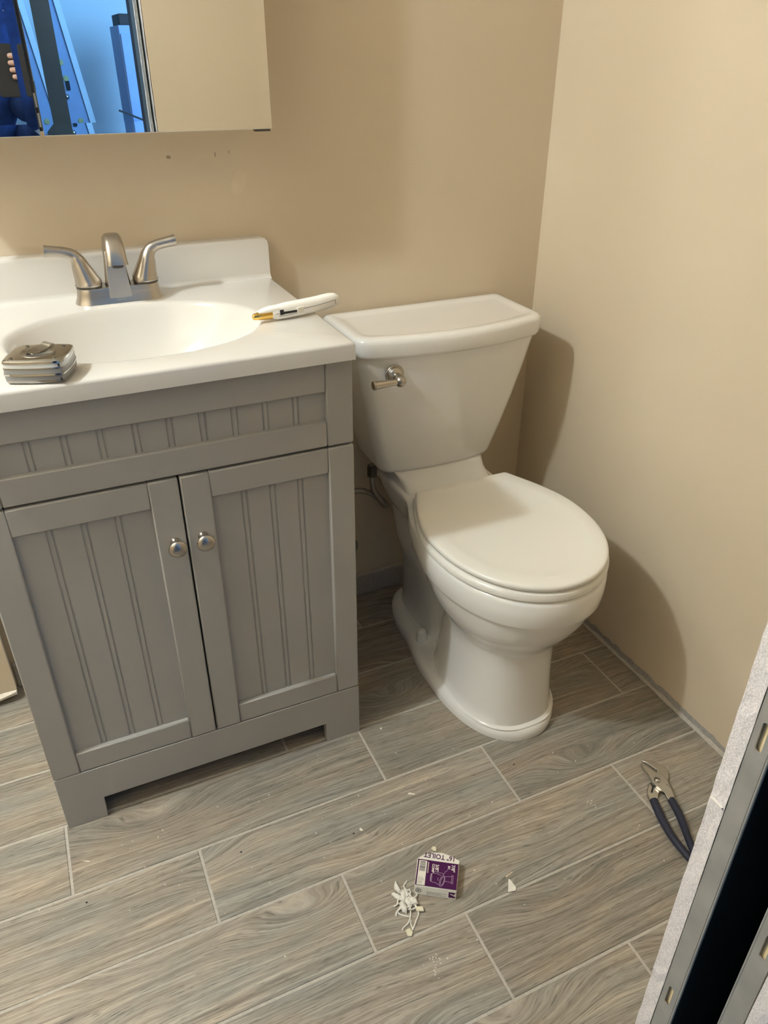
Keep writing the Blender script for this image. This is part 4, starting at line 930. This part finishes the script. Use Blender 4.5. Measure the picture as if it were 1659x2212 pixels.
obj('board_edge', lean(brd(-0.785, -0.757), 0.10, 0.14), M['board'], lb)
obj('board_face', lean(brd(-0.905, -0.786), 0.11, 0.13), M['boardface'], lb)
for z, x in ((1.25, -0.747), (1.18, -0.735), (0.99, -0.70)):
    bm = bmesh.new(); lathe(bm, [(0.014, 0), (0.012, 0.004), (0.0001, 0.005)], 12, Matrix.Translation((x+0.70-0.03, 0.13, z)) @ Matrix.Rotation(R(-90), 4, 'X')); obj('adhesive_spot', bm, M['adhesive'], lb, smooth=40)
bm = bmesh.new(); box(bm, -0.068, -0.052, 0.131, 0.140, 1.13, 1.17); obj('latch_plate', bm, M['black'], lb)
bm = bmesh.new(); bmesh.ops.create_uvsphere(bm, u_segments=14, v_segments=8, radius=0.014, matrix=Matrix.Translation((-0.078, 0.146, 1.10))); obj('latch_knob', bm, M['chrome'], lb, smooth=60)
tc_ = thing('storage_cabinet', 'tall pale storage cabinet in the hall reflected in the mirror', 'cabinet', (-0.40, -3.25, 0))
bm = bmesh.new(); box(bm, -0.105, 0.02, -0.15, 0.15, -0.004, 1.405); obj('cabinet_body', bm, M['boardface'], tc_, bevel=0.004)
bm = bmesh.new(); box(bm, -0.100, -0.045, 0.151, 0.160, 0.05, 1.37); obj('cabinet_door', bm, M['boardface'], tc_, bevel=0.003)
bm = bmesh.new(); box(bm, -0.040, 0.016, 0.151, 0.160, 0.05, 1.37); obj('cabinet_door', bm, M['boardface'], tc_, bevel=0.003)
db = thing('storage_box', 'dark brown box on top of the tall hall cabinet, in the mirror', 'box', (-0.41, -3.24, 1.4055))
bm = bmesh.new(); box(bm, -0.085, 0.09, -0.10, 0.13, 0, 0.046); obj('carton', bm, M['brownbox'], db, bevel=0.003)
bm = bmesh.new(); box(bm, 0.0, 0.05, 0.1302, 0.1310, 0.006, 0.030); obj('paper_label', bm, M['card'], db)
lo = thing('open_carton', 'low open carton beside the hall cabinet, in the mirror', 'box', (-0.52, -3.02, 0))
bm = bmesh.new(); box(bm, -0.055, 0.12, -0.05, 0.08, -0.004, 0.995); obj('carton', bm, M['boardface'], lo, bevel=0.003)
bm = bmesh.new(); loft(bm, [[(-0.05, -0.03, 1.045), (0.06, -0.03, 1.0), (0.06, -0.01, 1.0), (-0.05, -0.01, 1.045)], [(-0.045, -0.03, 1.053), (0.065, -0.03, 1.008), (0.065, -0.01, 1.008), (-0.045, -0.01, 1.053)]]); obj('flap', bm, M['brownbox'], lo)

# ------------------------------------------------------------------ the photographer in the doorway, seen in the left mirror door
def skin_mesh(name, verts, edges, m, parent=None, sub=2, root=0):
    """verts: (x,y,z,r[,r2]); one continuous skin surface, applied to a mesh"""
    me = bpy.data.meshes.new(name); me.from_pydata([v[:3] for v in verts], edges, [])
    o = bpy.data.objects.new('tmp', me); COL.objects.link(o)
    md = o.modifiers.new('s', 'SKIN'); md.use_smooth_shade = True
    lay = me.skin_vertices[0].data if me.skin_vertices else None
    if lay is None:
        b_ = bmesh.new(); b_.from_mesh(me); b_.verts.layers.skin.verify(); b_.to_mesh(me); b_.free(); lay = me.skin_vertices[0].data
    for i, v in enumerate(verts):
        lay[i].radius = (v[3], v[4] if len(v) > 4 else v[3]); lay[i].use_root = (i == root)
    s = o.modifiers.new('d', 'SUBSURF'); s.levels = sub; s.render_levels = sub
    dg = bpy.context.evaluated_depsgraph_get(); dg.update()
    res = bpy.data.meshes.new_from_object(o.evaluated_get(dg)); bpy.data.objects.remove(o); bpy.data.meshes.remove(me)
    res.name = name; res.materials.clear(); res.materials.append(m)
    res.polygons.foreach_set('use_smooth', [True]*len(res.polygons))
    q = bpy.data.objects.new(name, res); link(q, parent); return q
px, py = -1.205, -2.03
pe = thing('person', 'person in a blue hoodie and black trousers holding a phone, reflected in the mirror', 'person', (px, py, 0))
bv = [(0, 0, 0.95, 0.100, 0.075), (0, 0, 1.15, 0.100, 0.075), (0, 0, 1.34, 0.140, 0.09), (0, 0, 1.46, 0.06, 0.06), (0, 0.02, 1.53, 0.055, 0.055), (0, 0.035, 1.60, 0.070, 0.080), (0, 0.03, 1.68, 0.074, 0.090), (0, 0.02, 1.74, 0.05, 0.06)]
be = [(i, i+1) for i in range(7)]
def add(v, par):
    bv.append(v); be.append((par, len(bv)-1)); return len(bv)-1
WR = {}
for s in (-1, 1):      # s = +1 is the person's right side (towards +x here), holding the phone
    sh = add((s*0.175, 0, 1.40, 0.060), 2)
    el_ = (0.168, 0.050, 1.110) if s > 0 else (-0.215, -0.030, 1.120)
    a = add((el_[0], el_[1], el_[2], 0.042), sh)
    wr_ = (0.192, 0.300, 1.205) if s > 0 else (-0.235, 0.040, 0.880)
    b = add((*wr_, 0.027), a); WR[s] = wr_
    pm = (0.182, 0.345, 1.240) if s > 0 else (-0.232, 0.060, 0.810)
    c = add((*pm, 0.024, 0.018), b)
    hz = pm[2]
    kx = 0.168
    if s < 0:               # the other hand hangs loosely curled
        for k in range(4):
            yf = pm[1] + 0.028 - k*0.019; ln = (0.9, 1.0, 0.95, 0.78)[k]
            f1 = add((pm[0], yf, pm[2]-0.045, 0.0092), c); f2 = add((pm[0]+0.008, yf, pm[2]-0.045-0.030*ln, 0.0085), f1); add((pm[0]+0.024, yf, pm[2]-0.045-0.046*ln, 0.0072), f2)
        t1 = add((pm[0]+0.018, pm[1]+0.036, pm[2]-0.008, 0.011), c); add((pm[0]+0.026, pm[1]+0.044, pm[2]-0.045, 0.0085), t1)
    for k in range(4 if s > 0 else 0):      # fingers wrap across the back of the phone
        zf = hz + 0.040 - k*0.019; ln = (0.9, 1.0, 0.95, 0.78)[k]
        f1 = add((pm[0]-s*0.002, pm[1]+0.026, zf, 0.0095), c); f2 = add((kx-s*0.010, 0.3985, zf+0.002, 0.0088), f1)
        add((kx-s*(0.012+0.024*ln), 0.4000, zf+0.001, 0.0075), f2)
    if s > 0: t1 = add((pm[0]-0.008, pm[1]-0.002, hz+0.034, 0.011), c); add((kx-0.014, 0.372, hz+0.046, 0.0085), t1)
    hp = add((s*0.085, 0, 0.88, 0.065), 0); kn = add((s*0.105, 0.02, 0.49, 0.056), hp); an = add((s*0.110, -0.01, 0.085, 0.038), kn); add((s*0.125, 0.15, 0.035, 0.032), an)
skin_mesh('body', bv, be, M['skin'], pe)
# hoodie and trousers follow the limbs
hv = [(0, 0, 1.02, 0.155, 0.125), (0, 0, 1.15, 0.150, 0.118), (0, 0, 1.34, 0.170, 0.122), (0, 0, 1.455, 0.085, 0.080)]; he = [(0, 1), (1, 2), (2, 3)]
for s in (-1, 1):
    i = len(hv); el_ = (0.168, 0.050, 1.110) if s > 0 else (-0.215, -0.030, 1.120); w3 = WR[s]
    e3 = Vector(el_); w4 = Vector(w3); m3 = e3.lerp(w4, 0.5); n3 = e3.lerp(w4, 0.93)
    hv += [(s*0.180, 0, 1.395, 0.080), (*e3, 0.062), (*m3, 0.052), (*n3, 0.040)]; he += [(2, i), (i, i+1), (i+1, i+2), (i+2, i+3)]
skin_mesh('hoodie', hv, he, M['hoodie'], pe)
tv = [(0, 0, 1.06, 0.150, 0.118), (0, 0, 0.92, 0.150, 0.125)]; te = [(0, 1)]
for s in (-1, 1):
    i = len(tv); tv += [(s*0.092, 0, 0.80, 0.098), (s*0.105, 0.02, 0.49, 0.072), (s*0.110, -0.01, 0.12, 0.060)]; te += [(1, i), (i, i+1), (i+1, i+2)]
skin_mesh('trousers', tv, te, M['trousers'], pe)
for s in (-1, 1):
    bm = bmesh.new(); rg = []
    for t, wq, hq in ((-0.085, 0.030, 0.035), (-0.06, 0.040, 0.055), (0.02, 0.042, 0.060), (0.10, 0.048, 0.040), (0.17, 0.046, 0.030), (0.20, 0.03, 0.022)):
        rg.append([(s*0.118 + wq*math.cos(2*PI*k/14), t, max(0.0, hq + hq*math.sin(2*PI*k/14)) ) for k in range(14)])
    loft(bm, rg); obj('shoe', bm, M['black'], pe, smooth=60)
bm = bmesh.new(); bmesh.ops.create_uvsphere(bm, u_segments=24, v_segments=14, radius=1)
for v in bm.verts: v.co = Vector((v.co.x*0.086, v.co.y*0.104 - 0.004, v.co.z*0.092 + 1.715)) if v.co.y < 0.25 or v.co.z > 0.45 else Vector((v.co.x*0.07, v.co.y*0.07, v.co.z*0.07 + 1.70))
obj('hair', bm, M['hair'], pe, smooth=70)
bm = bmesh.new(); loft(bm, [[(0.012*math.cos(a), 0.118 + 0.008*math.sin(a) + dy, z) for a in [2*PI*k/10 for k in range(10)]] for z, dy in ((1.615, 0.006), (1.625, 0.010), (1.65, 0.0), (1.665, -0.012))]); obj('nose', bm, M['skin'], pe, smooth=60)
for s in (-1, 1):
    bm = bmesh.new(); bmesh.ops.create_uvsphere(bm, u_segments=12, v_segments=8, radius=0.011, matrix=Matrix.Translation((s*0.030, 0.108, 1.658))); obj('eye', bm, M['eye'], pe, smooth=60)
    bm = bmesh.new(); bmesh.ops.create_uvsphere(bm, u_segments=12, v_segments=8, radius=0.024, matrix=Matrix.Translation((s*0.083, 0.02, 1.645)) @ Matrix.Diagonal((0.35, 0.7, 1.2, 1))); obj('ear', bm, M['skin'], pe, smooth=60)
bm = bmesh.new(); bmesh.ops.create_uvsphere(bm, u_segments=14, v_segments=8, radius=0.022, matrix=Matrix.Translation((0, 0.108, 1.590)) @ Matrix.Diagonal((1, 0.35, 0.28, 1))); obj('mouth', bm, mat('lips', (0.45, 0.20, 0.17), 0.5, noise=(30, 0.05)), pe, smooth=60)
ph = thing('phone', 'dark smartphone held upright by the person, reflected in the mirror', 'phone', (-1.078, -1.653, 1.168))
bm = bmesh.new(); prism(bm, rrect(0.072, 0.146, 0.010, 5), 0, 0.008)
o = obj('phone_body', bm, M['black'], ph, bevel=0.0015); o.rotation_euler = (R(90), 0, 0); o.location = (0, 0.009, 0.073)
